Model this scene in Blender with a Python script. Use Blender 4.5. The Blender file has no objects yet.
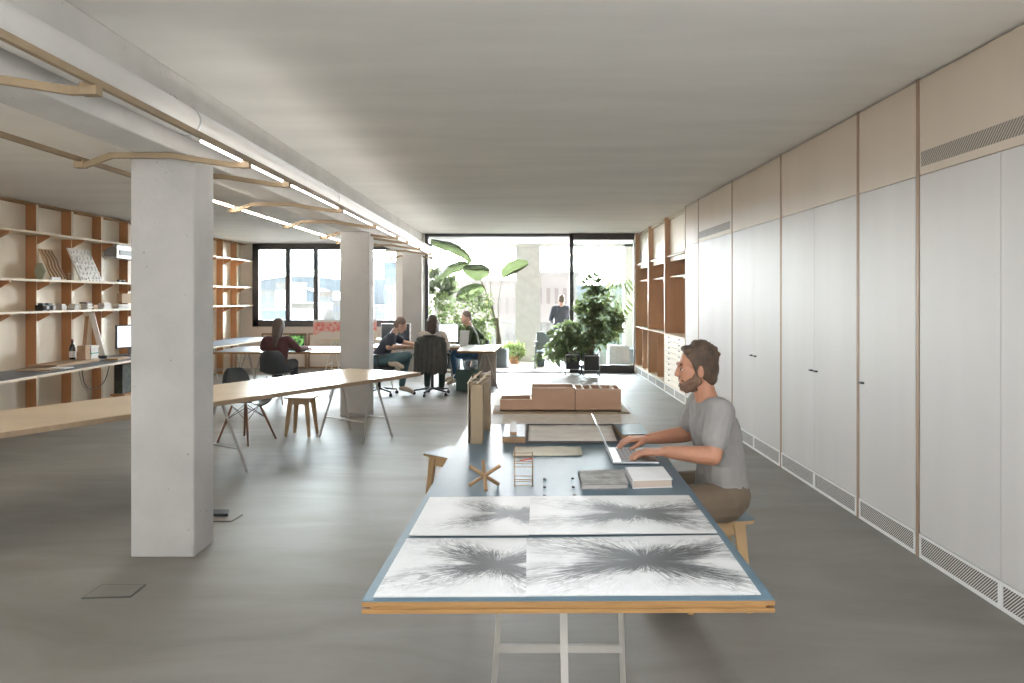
import bpy, bmesh, math, random
from mathutils import Vector, Matrix, Euler
sc = bpy.context.scene
COL = sc.collection
F = 690.0; VX = 518.6; HY = 297.0; CH = 1.61          # focal length in px, vanishing point, eye height
# ---------------------------------------------------------------- camera
cam = bpy.data.cameras.new('camera'); camo = bpy.data.objects.new('camera', cam); COL.objects.link(camo)
cam.sensor_fit = 'HORIZONTAL'; cam.sensor_width = 36.0; cam.lens = F / 1024 * 36
cam.shift_x = (512 - VX) / 1024; cam.shift_y = (HY - 341.5) / 1024
cam.clip_start = 0.05; cam.clip_end = 3000
camo.location = (0, 0, CH); camo.rotation_euler = (math.pi / 2, 0, 0)
sc.camera = camo
sc.view_settings.view_transform = 'Standard'; sc.view_settings.look = 'None'
sc.view_settings.exposure = 0.64; sc.view_settings.gamma = 1.0; sc.view_settings.use_curve_mapping = False
sc.cycles.max_bounces = 10; sc.cycles.diffuse_bounces = 6; sc.cycles.glossy_bounces = 4
sc.cycles.transmission_bounces = 6; sc.cycles.transparent_max_bounces = 12
sc.cycles.sample_clamp_indirect = 6.0; sc.cycles.caustics_reflective = False; sc.cycles.caustics_refractive = False
sc.cycles.use_denoising = True
# ---------------------------------------------------------------- sky
SKY = 1.35; SKY_SUNSIDE = 56.0
w = bpy.data.worlds.new('sky'); sc.world = w; w.use_nodes = True
nt = w.node_tree; nt.nodes.clear()
o_ = nt.nodes.new('ShaderNodeOutputWorld'); bg = nt.nodes.new('ShaderNodeBackground')
tc = nt.nodes.new('ShaderNodeTexCoord'); sx = nt.nodes.new('ShaderNodeSeparateXYZ'); cr = nt.nodes.new('ShaderNodeValToRGB')
nt.links.new(tc.outputs['Generated'], sx.inputs[0]); nt.links.new(sx.outputs['Z'], cr.inputs[0])
cr.color_ramp.elements[0].position = 0.0; cr.color_ramp.elements[0].color = (.80, .78, .74, 1)
cr.color_ramp.elements[1].position = 1.0; cr.color_ramp.elements[1].color = (.56, .60, .65, 1)
e = cr.color_ramp.elements.new(0.02); e.color = (.98, .99, 1.0, 1)
e = cr.color_ramp.elements.new(0.35); e.color = (.88, .94, 1.0, 1)
e = cr.color_ramp.elements.new(0.75); e.color = (.65, .69, .74, 1)
nt.links.new(cr.outputs[0], bg.inputs[0])
mr = nt.nodes.new('ShaderNodeMapRange'); mr.inputs[1].default_value = 0; mr.inputs[2].default_value = .8; mr.inputs[3].default_value = SKY; mr.inputs[4].default_value = SKY_SUNSIDE
nt.links.new(sx.outputs['Y'], mr.inputs[0]); nt.links.new(mr.outputs[0], bg.inputs[1])   # the hazy sun side of the sky is brighter
nt.links.new(bg.outputs[0], o_.inputs[0])
def portal(x, y, z, sx_, sz_, rx, name='daylight_portal'):
    l = bpy.data.lights.new(name, 'AREA'); l.shape = 'RECTANGLE'; l.size = sx_; l.size_y = sz_
    l.cycles.is_portal = True
    o = bpy.data.objects.new(name, l); COL.objects.link(o); o.location = (x, y, z); o.rotation_euler = rx
portal(0.27, 14.95, 1.48, 4.5, 2.95, (-math.pi / 2, 0, 0))
portal(-4.35, 15.85, 1.9, 3.4, 1.9, (-math.pi / 2, 0, 0))
portal(.55, -5.95, 1.4, 3.2, 2.7, (math.pi / 2, 0, 0))
ADDED_SKYL = (-1.2, 1.9, -2.2, 2.3)                           # unseen roof opening, added to light the near end of the room
portal(-6.5, -1.0, 1.6, 8.8, 2.1, (math.pi / 2, 0, -math.pi / 2))
portal(.35, .05, 3.1, 3.1, 4.5, (0, 0, 0))
# ---------------------------------------------------------------- helpers
W = {}                                                 # world matrix of every parent
KM = 1.0
def at(x, y, h=0.0):
    s = (y - HY) / (CH - h); return Vector(((x - VX) / s, F / s, h))
def atY(x, y, Y):
    s = F / Y; return Vector(((x - VX) / s, Y, CH - (y - HY) / s))
def tag(o, label=None, cat=None, group=None, kind=None):
    if label: o['label'] = label
    if cat: o['category'] = cat
    if group: o['group'] = group
    if kind: o['kind'] = kind
    return o
def thing(name, loc, label, cat, group=None, rz=0.0):
    o = bpy.data.objects.new(name, None); COL.objects.link(o)
    o.empty_display_size = .1; o.location = loc; o.rotation_euler = (0, 0, rz)
    W[o.name] = Matrix.Translation(Vector(loc)) @ Matrix.Rotation(rz, 4, 'Z')
    return tag(o, label, cat, group)
def link_mesh(name, me, mat, parent=None):
    o = bpy.data.objects.new(name, me); COL.objects.link(o)
    if mat is not None:
        for m in (mat if isinstance(mat, (list, tuple)) else [mat]): me.materials.append(m)
    if parent is not None:
        o.parent = parent; M = W[parent.name]
        me.transform(M.inverted()); W[o.name] = M
    else:
        vs = [v.co for v in me.vertices]
        if vs:
            c = Vector(((min(v.x for v in vs) + max(v.x for v in vs)) / 2, (min(v.y for v in vs) + max(v.y for v in vs)) / 2, min(v.z for v in vs)))
            me.transform(Matrix.Translation(-c)); o.location = c; W[o.name] = Matrix.Translation(c)
    return o
def copy_tree(o, loc=None, rz=None, label=None, parent=None):
    c = o.copy(); COL.objects.link(c)
    if parent is not None: c.parent = parent
    if loc is not None: c.location = loc
    if rz is not None: c.rotation_euler = (0, 0, rz)
    if label: c['label'] = label
    for ch in list(o.children): copy_tree(ch, parent=c)
    return c
class MB:
    def __init__(s): s.bm = bmesh.new(); s.mi = 0
    def _f(s, vs, smooth=False):
        try: f = s.bm.faces.new(vs); f.material_index = s.mi; f.smooth = smooth; return f
        except ValueError: return None
    def box(s, x0, x1, y0, y1, z0, z1):
        x0, x1 = sorted((x0, x1)); y0, y1 = sorted((y0, y1)); z0, z1 = sorted((z0, z1))
        return s.prism([(x0, y0), (x1, y0), (x1, y1), (x0, y1)], z0, z1)
    def prism(s, poly, z0, z1):
        a = sum(poly[i][0] * poly[(i + 1) % len(poly)][1] - poly[(i + 1) % len(poly)][0] * poly[i][1] for i in range(len(poly)))
        if a < 0: poly = list(poly)[::-1]
        b = [s.bm.verts.new((p[0], p[1], z0)) for p in poly]; t = [s.bm.verts.new((p[0], p[1], z1)) for p in poly]
        s._f(b[::-1]); s._f(t); n = len(poly)
        for i in range(n): s._f([b[i], b[(i + 1) % n], t[(i + 1) % n], t[i]])
        return s
    def extrude(s, pts, vec):                          # planar 3-D polygon pushed along vec
        pts = [Vector(p) for p in pts]; vec = Vector(vec)
        nrm = Vector((0, 0, 0))
        for i in range(len(pts)): nrm += pts[i].cross(pts[(i + 1) % len(pts)])
        if nrm.dot(vec) > 0: pts = pts[::-1]
        a = [s.bm.verts.new(p) for p in pts]; b = [s.bm.verts.new(p + vec) for p in pts]; n = len(pts)
        s._f(a); s._f(b[::-1])
        for i in range(n): s._f([a[(i + 1) % n], a[i], b[i], b[(i + 1) % n]])
        return s
    def bar(s, p0, p1, wd, ht, up=(0, 0, 1), w1=None, h1=None):   # rectangular bar from p0 to p1
        p0 = Vector(p0); p1 = Vector(p1); d = (p1 - p0).normalized(); u = Vector(up)
        if abs(d.dot(u)) > .98: u = Vector((0, 1, 0))
        r = d.cross(u).normalized(); u = r.cross(d).normalized()
        w1 = wd if w1 is None else w1; h1 = ht if h1 is None else h1
        A = [s.bm.verts.new(p0 + r * a * wd / 2 + u * b * ht / 2) for a, b in ((-1, -1), (1, -1), (1, 1), (-1, 1))]
        B = [s.bm.verts.new(p1 + r * a * w1 / 2 + u * b * h1 / 2) for a, b in ((-1, -1), (1, -1), (1, 1), (-1, 1))]
        s._f(A[::-1][::-1]); s._f(B[::-1])
        for i in range(4): s._f([A[(i + 1) % 4], A[i], B[i], B[(i + 1) % 4]])
        return s
    def tube(s, pts, r, n=8, cap=True):                # r: number or list
        pts = [Vector(p) for p in pts]; R = r if isinstance(r, (list, tuple)) else [r] * len(pts); rings = []
        pu = None
        for i, p in enumerate(pts):
            d = (pts[min(i + 1, len(pts) - 1)] - pts[max(i - 1, 0)]).normalized()
            if pu is None:
                pu = Vector((0, 0, 1)) if abs(d.z) < .9 else Vector((1, 0, 0))
            a = d.cross(pu).normalized(); b = a.cross(d).normalized(); pu = b
            rings.append([s.bm.verts.new(p + (a * math.cos(2 * math.pi * k / n) + b * math.sin(2 * math.pi * k / n)) * R[i]) for k in range(n)])
        for i in range(len(rings) - 1):
            for k in range(n): s._f([rings[i][k], rings[i][(k + 1) % n], rings[i + 1][(k + 1) % n], rings[i + 1][k]], True)
        if cap: s._f(rings[0][::-1]); s._f(rings[-1])
        return s
    def lathe(s, c, prof, n=20, cap=True):             # prof: (radius, z)
        c = Vector(c); rings = []
        for r, z in prof: rings.append([s.bm.verts.new(c + Vector((r * math.cos(2 * math.pi * k / n), r * math.sin(2 * math.pi * k / n), z))) for k in range(n)])
        for i in range(len(rings) - 1):
            for k in range(n): s._f([rings[i][k], rings[i][(k + 1) % n], rings[i + 1][(k + 1) % n], rings[i + 1][k]], True)
        if cap: s._f(rings[0][::-1]); s._f(rings[-1])
        return s
    def ell(s, c, r, rot=None, nu=16, nv=10):
        c = Vector(c); r = Vector(r) if not isinstance(r, (int, float)) else Vector((r, r, r)); rings = []
        M = rot.to_3x3() if rot is not None else Matrix.Identity(3)
        top = s.bm.verts.new(c + M @ Vector((0, 0, r.z))); bot = s.bm.verts.new(c + M @ Vector((0, 0, -r.z)))
        for j in range(1, nv):
            t = math.pi * j / nv
            rings.append([s.bm.verts.new(c + M @ Vector((r.x * math.sin(t) * math.cos(2 * math.pi * k / nu), r.y * math.sin(t) * math.sin(2 * math.pi * k / nu), r.z * math.cos(t)))) for k in range(nu)])
        for k in range(nu):
            s._f([top, rings[0][k], rings[0][(k + 1) % nu]], True); s._f([bot, rings[-1][(k + 1) % nu], rings[-1][k]], True)
        for j in range(len(rings) - 1):
            for k in range(nu): s._f([rings[j][k], rings[j + 1][k], rings[j + 1][(k + 1) % nu], rings[j][(k + 1) % nu]], True)
        return s
    def cap(s, p0, r0, p1, r1, n=14):                  # tapered capsule
        p0 = Vector(p0); p1 = Vector(p1); d = (p1 - p0); L = d.length
        if L < 1e-6: return s.ell(p0, r0)
        d /= L; pts = []; R = []
        for k in range(5):
            t = math.pi / 2 * (k + .25) / 4.25; pts.append(p0 - d * r0 * math.cos(t)); R.append(r0 * math.sin(t))
        for k in range(5):
            t = math.pi / 2 * (4 - k + .25) / 4.25; pts.append(p1 + d * r1 * math.cos(t)); R.append(r1 * math.sin(t))
        return s.tube(pts, R, n)
    def grid(s, P, smooth=True):                       # P[i][j] points
        V = [[s.bm.verts.new(p) for p in row] for row in P]
        for i in range(len(V) - 1):
            for j in range(len(V[0]) - 1): s._f([V[i][j], V[i + 1][j], V[i + 1][j + 1], V[i][j + 1]], smooth)
        return s
    def mesh(s, name, fix=True):
        if fix: bmesh.ops.recalc_face_normals(s.bm, faces=s.bm.faces)
        me = bpy.data.meshes.new(name); s.bm.to_mesh(me); s.bm.free(); return me
    def build(s, name, mat, parent=None, bevel=0.0, seg=2, solid=0.0, fix=True):
        o = link_mesh(name, s.mesh(name, fix), mat, parent)
        if bevel:
            m = o.modifiers.new('bevel', 'BEVEL'); m.width = bevel; m.segments = seg; m.limit_method = 'ANGLE'; m.angle_limit = .6
        if solid:
            m = o.modifiers.new('solid', 'SOLIDIFY'); m.thickness = solid; m.offset = 0
        return o
def struct(name, mb, mat, parent=None, **k):
    o = mb.build(name, mat, parent, **k)
    if parent is None: o['kind'] = 'structure'
    return o
def voxelise(o, size, smooth=4, fac=.6):
    m = o.modifiers.new('r', 'REMESH'); m.mode = 'VOXEL'; m.voxel_size = size; m.use_smooth_shade = True
    m = o.modifiers.new('s', 'SMOOTH'); m.iterations = smooth; m.factor = fac
    dg = bpy.context.evaluated_depsgraph_get(); dg.update()
    me = bpy.data.meshes.new_from_object(o.evaluated_get(dg)); o.modifiers.clear()
    mats = list(o.data.materials); o.data = me; me.materials.clear()
    for mm in mats: me.materials.append(mm)
    for p in me.polygons: p.use_smooth = True
    return o
# ---------------------------------------------------------------- materials
def node_mat(name):
    m = bpy.data.materials.new(name); m.use_nodes = True; nt = m.node_tree
    return m, nt, nt.nodes['Principled BSDF']
def mix_col(nt, fac, a, b, typ='MIX'):
    n = nt.nodes.new('ShaderNodeMix'); n.data_type = 'RGBA'; n.blend_type = typ
    for sock, v in ((n.inputs[0], fac), (n.inputs[6], a), (n.inputs[7], b)):
        if hasattr(v, 'links') or hasattr(v, 'is_output'): nt.links.new(v, sock)
        elif isinstance(v, (int, float)): sock.default_value = v
        else: sock.default_value = (*v, 1) if len(v) == 3 else v
    return n.outputs[2]
def noise(nt, scale, stretch=(1, 1, 1), detail=4, rough=.55, coord='pos', dist=0):
    if coord == 'pos': g = nt.nodes.new('ShaderNodeNewGeometry').outputs['Position']
    else: g = nt.nodes.new('ShaderNodeTexCoord').outputs[coord]
    mp = nt.nodes.new('ShaderNodeMapping'); mp.inputs['Scale'].default_value = stretch; nt.links.new(g, mp.inputs[0])
    n = nt.nodes.new('ShaderNodeTexNoise'); n.inputs['Scale'].default_value = scale; n.inputs['Detail'].default_value = detail
    n.inputs['Roughness'].default_value = rough; n.inputs['Distortion'].default_value = dist
    nt.links.new(mp.outputs[0], n.inputs['Vector']); return n.outputs['Fac']
def ramp(nt, f, a, b):
    r = nt.nodes.new('ShaderNodeMapRange'); r.inputs[1].default_value = a; r.inputs[2].default_value = b; nt.links.new(f, r.inputs[0]); return r.outputs[0]
def bump(nt, bs, h, strength=.2, dist=.01):
    b = nt.nodes.new('ShaderNodeBump'); b.inputs['Strength'].default_value = strength; b.inputs['Distance'].default_value = dist
    nt.links.new(h, b.inputs['Height']); nt.links.new(b.outputs[0], bs.inputs['Normal'])
def mat(name, col, rough=.5, metal=0, var=.08, vs=6, stretch=(1, 1, 1), bmp=0, spec=None, coord='pos'):
    m, nt, bs = node_mat(name)
    f = ramp(nt, noise(nt, vs, stretch, coord=coord), .3, .7)
    a = tuple(c * (1 - var) for c in col); b = tuple(min(1, c * (1 + var)) for c in col)
    nt.links.new(mix_col(nt, f, a, b), bs.inputs['Base Color'])
    bs.inputs['Roughness'].default_value = rough; bs.inputs['Metallic'].default_value = metal
    if spec is not None: bs.inputs['Specular IOR Level'].default_value = spec
    if bmp: bump(nt, bs, noise(nt, vs * 6, stretch), bmp)
    return m
def emit(name, col, st):
    m, nt, bs = node_mat(name); bs.inputs['Base Color'].default_value = (.8, .8, .8, 1)
    bs.inputs['Emission Color'].default_value = (*col, 1); bs.inputs['Emission Strength'].default_value = st; return m
M = {}
M['ply'] = mat('pale_plywood', (.70, .60, .46), .5, var=.06, vs=2.2, stretch=(1, 1, .15))
M['plyupper'] = mat('pale_plywood_panel', (.60, .51, .42), .5, var=.03, vs=2.5, stretch=(1, 1, .12))
M['plydoor'] = mat('whitewashed_plywood', (.60, .58, .565), .5, var=.04, vs=2.5, stretch=(1, 1, .12), spec=.28)
M['plyback'] = mat('cream_plywood', (.86, .79, .67), .55, var=.05, vs=2.0, stretch=(1, 1, .2))
M['plytable'] = mat('birch_tabletop', (.62, .50, .35), .28, var=.10, vs=2.5, stretch=(.25, .8, 1))
M['brown'] = mat('brown_plywood', (.46, .225, .10), .5, var=.1, vs=5, stretch=(1, 1, .15))
M['brown2'] = mat('tan_plywood_side', (.58, .37, .235), .5, var=.1, vs=5, stretch=(1, 1, .15))
M['stoolwood'] = mat('light_oiled_wood', (.37, .245, .125), .5, var=.1, vs=8)
M['oak'] = mat('oiled_wood', (.27, .165, .085), .5, var=.1, vs=8)
M['framewood'] = mat('brown_frame_wood', (.26, .19, .115), .55, var=.1, vs=8)
M['edge2'] = mat('brown_table_edge', (.34, .25, .17), .6, var=.1, vs=20)
M['edge'] = mat('plywood_edge', (.29, .155, .05), .55, var=.2, vs=30, stretch=(.3, .3, 6))
M['lino'] = mat('blue_grey_linoleum', (.082, .142, .185), .38, var=.06, vs=20)
M['white'] = mat('white_paint', (.78, .78, .77), .5, var=.02)
M['wall'] = mat('warm_white_plaster', (.80, .755, .69), .85, var=.03, vs=3)
M['paper'] = mat('white_paper', (.80, .80, .80), .6, var=.03, vs=12)
M['cream'] = mat('cream_paper', (.76, .70, .58), .7, var=.06, vs=15)
M['darkmetal'] = mat('dark_window_frame', (.075, .072, .075), .45, .3, var=.1)
M['black'] = mat('black_plastic', (.02, .021, .024), .45, var=.15)
M['grey'] = mat('grey_plastic', (.22, .22, .22), .5, var=.1)
M['steel'] = mat('painted_steel_leg', (.46, .45, .425), .4, .1, var=.05)
M['alu'] = mat('brushed_aluminium', (.55, .56, .57), .32, .9, var=.06)
M['card'] = mat('brown_cardboard', (.42, .29, .185), .8, var=.06, vs=12)
M['mdf'] = mat('model_mdf', (.27, .205, .13), .7, var=.06, vs=10)
def concrete(name, a, b, pits=True, rough=.85, bmp=.25):
    m, nt, bs = node_mat(name)
    f = ramp(nt, noise(nt, 2.2, detail=8), .3, .7); c = mix_col(nt, f, a, b)
    if pits:
        v = nt.nodes.new('ShaderNodeTexVoronoi'); v.inputs['Scale'].default_value = 13
        g = nt.nodes.new('ShaderNodeNewGeometry'); nt.links.new(g.outputs['Position'], v.inputs['Vector'])
        r = ramp(nt, v.outputs['Distance'], .10, .055)
        n2 = ramp(nt, noise(nt, 3.1, detail=2), .52, .62)
        mu = nt.nodes.new('ShaderNodeMath'); mu.operation = 'MULTIPLY'; nt.links.new(r, mu.inputs[0]); nt.links.new(n2, mu.inputs[1])
        c = mix_col(nt, mu.outputs[0], c, (.24, .22, .20))
    nt.links.new(c, bs.inputs['Base Color']); bs.inputs['Roughness'].default_value = rough
    bump(nt, bs, noise(nt, 25, detail=6), bmp); return m
M['concrete'] = concrete('shaded_white_painted_concrete', (.385, .378, .366), (.475, .467, .455))  # same paint as the beam, darkened to stand in for shade on the columns
M['ceiling'] = mat('grey_white_ceiling_plaster', (.86, .85, .82), .9, var=.05, vs=1.2, stretch=(.5, 2.2, 1), bmp=.05)
M['beam'] = concrete('lit_white_painted_beam', (.56, .55, .53), (.68, .67, .65))  # the columns' white paint again, paler for the light falling on the beam
def floor_mat():
    m, nt, bs = node_mat('polished_grey_concrete')
    a = ramp(nt, noise(nt, 1.3, (.55, 1.6, 1), 9, .62, dist=.8), .28, .72); b = ramp(nt, noise(nt, .35, detail=3), .3, .7)
    c = mix_col(nt, a, (.165, .152, .133), (.26, .245, .222)); c2 = mix_col(nt, b, c, (.215, .202, .182)); 
    nt.links.new(mix_col(nt, .35, c, c2), bs.inputs['Base Color'])
    rr = nt.nodes.new('ShaderNodeMapRange'); rr.inputs[3].default_value = .40; rr.inputs[4].default_value = .62
    nt.links.new(noise(nt, 2.0, (.5, 2, 1), 8, .65, dist=.5), rr.inputs[0]); nt.links.new(rr.outputs[0], bs.inputs['Roughness'])
    bs.inputs['Specular IOR Level'].default_value = .42
    bump(nt, bs, noise(nt, 5, (.6, 2.2, 1), 7, .6, dist=.4), .12, .01); return m
M['floor'] = floor_mat()
def glass_mat(name, col=(.93, .97, .97)):
    m = bpy.data.materials.new(name); m.use_nodes = True; nt = m.node_tree; nt.nodes.clear()
    o = nt.nodes.new('ShaderNodeOutputMaterial'); mx = nt.nodes.new('ShaderNodeMixShader'); tr = nt.nodes.new('ShaderNodeBsdfTransparent')
    gl = nt.nodes.new('ShaderNodeBsdfGlossy'); gl.inputs['Roughness'].default_value = .02; fr = nt.nodes.new('ShaderNodeFresnel'); fr.inputs[0].default_value = 1.45
    tr.inputs[0].default_value = (*col, 1)
    nt.links.new(fr.outputs[0], mx.inputs[0]); nt.links.new(tr.outputs[0], mx.inputs[1]); nt.links.new(gl.outputs[0], mx.inputs[2]); nt.links.new(mx.outputs[0], o.inputs[0])
    return m
M['glass'] = glass_mat('clear_window_glass')
def grille_mat(name, light, dark, k=55, ang=1.0):
    m, nt, bs = node_mat(name)
    g = nt.nodes.new('ShaderNodeNewGeometry'); s = nt.nodes.new('ShaderNodeSeparateXYZ'); nt.links.new(g.outputs['Position'], s.inputs[0])
    a = nt.nodes.new('ShaderNodeMath'); a.operation = 'MULTIPLY_ADD'; a.inputs[1].default_value = ang; nt.links.new(s.outputs['Z'], a.inputs[0]); nt.links.new(s.outputs['Y'], a.inputs[2])
    b = nt.nodes.new('ShaderNodeMath'); b.operation = 'MULTIPLY'; b.inputs[1].default_value = k; nt.links.new(a.outputs[0], b.inputs[0])
    f = nt.nodes.new('ShaderNodeMath'); f.operation = 'FRACT'; nt.links.new(b.outputs[0], f.inputs[0])
    r = ramp(nt, f.outputs[0], .42, .52)
    nt.links.new(mix_col(nt, r, light, dark), bs.inputs['Base Color']); bs.inputs['Roughness'].default_value = .6; return m
M['grille'] = grille_mat('slotted_grille', (.60, .57, .54), (.07, .06, .055))
M['grille2'] = grille_mat('slotted_air_vent', (.46, .40, .345), (.17, .145, .12), 45, .8)
# ================================================================= the setting
YT_ = 17.2; XR = 2.482; YF = 14.71; ZC = 2.964; ZL = 2.822; XB = -6.33; YW = 15.67; YB = -6.0
struct('floor', MB().box(-6.6, 3.2, YB, 17.6, -.2, 0), M['floor'])
b = MB(); a_, c_, d_, e_ = ADDED_SKYL
b.box(-2.1, 3.2, YB, d_, ZC, ZC + .2); b.box(-2.1, 3.2, e_, 17.6, ZC, ZC + .2); b.box(-2.1, a_, d_, e_, ZC, ZC + .2); b.box(c_, 3.2, d_, e_, ZC, ZC + .2)
struct('ceiling', b, M['ceiling'])
struct('ceiling_left', MB().box(-6.6, -2.1, YB, 16.0, ZL, ZL + .34), M['ceiling'])
b = MB(); b.box(-6.6, XB - .02, 3.5, 16.0, 0, ZL); b.box(-6.6, XB - .02, YB, 3.5, 0, .5); b.box(-6.6, XB - .02, YB, 3.5, 2.65, ZL); b.box(-6.6, XB - .02, YB, -5.5, .5, 2.65)
struct('wall_left', b, M['wall'])
b = MB()
for y in (-5.5, -3.7, -1.9, -.1, 1.7, 3.42): b.box(-6.5, -6.42, y, y + .08, .5, 2.65)
struct('added_window_4', b, M['darkmetal'])  # unseen windows added in the near left wall to bring in light
struct('wall_right', MB().box(3.0, 3.2, YB, 17.4, 0, ZC), M['wall'])
# wall behind the camera, with an unseen window added to brighten the near end
b = MB(); b.box(-6.6, -1.1, YB - .2, YB, 0, ZC + .2); b.box(2.2, 3.2, YB - .2, YB, 0, ZC + .2); b.box(-1.1, 2.2, YB - .2, YB, 2.75, ZC + .2)
struct('wall_back', b, M['wall'])
b = MB()
for x in (-1.1, 0.5, 2.1): b.box(x, x + .08, YB - .15, YB - .07, 0, 2.75)
struct('added_window_3', b, M['darkmetal'])
# far wall on the left: low parapet, window band
wx0, wx1 = (253 - VX) / F * YW, (400 - VX) / F * YW
wz0 = CH - (326.5 - HY) / F * YW; wz1 = CH + (HY - 243.2) / F * YW
b = MB(); b.box(-6.6, wx0, YW, YW + .25, 0, ZL); b.box(wx1, -2.5, YW, YW + .25, 0, ZL); b.box(wx0, wx1, YW, YW + .25, 0, wz0)
b.box(wx0, wx1, YW, YW + .25, wz1, ZL)
struct('wall_far', b, M['wall'])
b = MB(); b.box(-2.62, -2.45, YF - .02, YT_ + .3, 0, ZC); b.box(-2.45, -2.0, YF - .02, YF + .12, 0, ZC)
struct('wall_side', b, M['white'])
fw = .105 * 1.35
wroot = bpy.data.objects.new('window_1', None); COL.objects.link(wroot); wroot['kind'] = 'structure'; W['window_1'] = Matrix()
b = MB(); y0, y1 = YW - .04, YW + .08
b.box(wx0, wx0 + fw, y0, y1, wz0, wz1); b.box(wx1 - .08, wx1, y0, y1, wz0, wz1)
b.box(wx0, wx1, y0, y1, wz1 - .15, wz1); b.box(wx0, wx1, y0, y1, wz0, wz0 + .15)
b.build('window_frame', M['darkmetal'], wroot, bevel=.004)
for xm in (288, 316, 345, 371):
    X = (xm - VX) / F * YW
    b = MB().box(X - .05, X + .004, y0 + .01, y1, wz0 + .1, wz1 - .1); b.box(X + .002, X + .05, y0 + .03, y1, wz0 + .1, wz1 - .1)
    b.build('mullion', M['darkmetal'], wroot, bevel=.003)
MB().box(wx0 + fw, wx1 - .08, YW + .02, YW + .026, wz0 + .14, wz1 - .14).build('pane', M['glass'], wroot)
b = MB().box(-6.15, -2.64, YW - .015, YW, 0, .08); struct('baseboard_far', b, M['wall'])
# large opening to the terrace
def PX(x, Y): return (x - VX) / F * Y
droot = bpy.data.objects.new('door_1', None); COL.objects.link(droot); droot['kind'] = 'structure'; W['door_1'] = Matrix()
ox0 = PX(425, YF); ox1 = PX(634.5, YF); mz = 2.90
b = MB(); b.box(ox0, ox0 + .07, YF, YF + .12, 0, ZC); b.box(ox0, PX(570, YF), YF, YF + .12, mz, ZC)
b.build('door_frame', M['darkmetal'], droot, bevel=.004)
b = MB(); X0, X1 = PX(569.5, YF), ox1
b.box(X0, X0 + .085, YF - .03, YF + .05, 0, ZC); b.box(X0, X1, YF - .03, YF + .05, 2.83, ZC); b.box(X0, X1, YF - .03, YF + .05, 0, .16); b.box(X1 - .02, X1, YF - .03, YF + .05, 0, ZC)
b.build('sliding_panel', M['darkmetal'], droot, bevel=.004)
MB().box(X0 + .08, X1 - .02, YF + .005, YF + .015, .15, 2.84).build('pane', M['glass'], droot)
MB().box(ox0, X0, YF - .01, YF + .1, 0.001, .022).build('threshold', mat('dark_threshold', (.12, .08, .07), .5), droot)
# terrace: floor, outer wall with pillar and thin glazing bars
YT = 17.2
deck = mat('pale_brown_terrace_floor', (.45, .40, .33), .5, var=.12, vs=3)
struct('floor_terrace', MB().box(-2.44, 3.0, YF + .12, YT + .5, 0, .012), deck)
b = MB(); b.box(PX(515.5, YT), PX(540.5, YT), YT, YT + .35, .012, 2.869)
struct('column_terrace', b, mat('pale_grey_render', (.55, .55, .54), .8))
b = MB(); b.box(-2.6, 3.0, YT, YT + .3, 2.87, ZC); b.box(-2.6, -2.15, YT, YT + .3, 0, ZC); b.box(PX(624.5, YT), 3.0, YT, YT + .3, 0, ZC)
struct('wall_terrace', b, M['white'])
struct('trim_1', MB().box(-2.02, 3.0, YF + .12, YT, 2.93, ZC - .001), M['white'])
groot = bpy.data.objects.new('window_2', None); COL.objects.link(groot); groot['kind'] = 'structure'; W['window_2'] = Matrix()
fm = mat('pale_grey_glazing_bar', (.42, .40, .38), .5)
b = MB()
for xa, xb in ((-2.15, PX(515.5, YT)), (PX(540.5, YT), PX(624.5, YT))):
    b.box(xa, xb, YT + .1, YT + .13, CH + .66, CH + .69); b.box(xa, xb, YT + .1, YT + .13, CH - .64, CH - .61); b.box(xa, xb, YT + .1, YT + .13, 0, .05)
for x, za in ((458.5, 0), (487, 0), (596.5, 2.2)): b.box(PX(x, YT) - .012, PX(x, YT) + .012, YT + .1, YT + .13, za, 2.87)
b.build('glazing_bars', fm, groot)
MB().box(-2.15, PX(515.5, YT), YT + .11, YT + .116, .05, CH - .64).build('lower_pane', M['glass'], groot)
MB().box(PX(540.5, YT), PX(624.5, YT), YT + .11, YT + .116, .05, CH - .64).build('lower_pane', M['glass'], groot)
# concrete beam and columns
bx0, bx1, bz = -2.36, -2.06, 2.49
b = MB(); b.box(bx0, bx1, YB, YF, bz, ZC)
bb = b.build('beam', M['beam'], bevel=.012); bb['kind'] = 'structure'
for i, (yc, d) in enumerate(((4.27, .275), (9.28, .275), (14.27, .3))):
    c = MB().box(-2.402, -2.008, yc, yc + d, 0, bz).build('column', M['concrete'], bevel=.008); c['kind'] = 'structure'
# duct along the beam
d = thing('ceiling_duct', (-1.96, 4, 2.58), 'long white round duct running along the side of the concrete beam', 'duct')
MB().tube([(-1.955, YB, 2.645), (-1.955, YF - .05, 2.645)], .084, 24).build('pipe', mat('off_white_duct', (.63, .62, .60), .5, var=.02), d)
for y in (1.0, 4.05, 7.2, 10.4, 13.3):
    b = MB().tube([(-1.955, y, 2.645), (-1.955, y + .03, 2.645)], .0875, 20)
    b.tube([(-1.97, y + .015, 2.72), (-2.03, y + .015, 2.80)], .003, 6)
    b.build('hanger_clamp', M['alu'], d)
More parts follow.
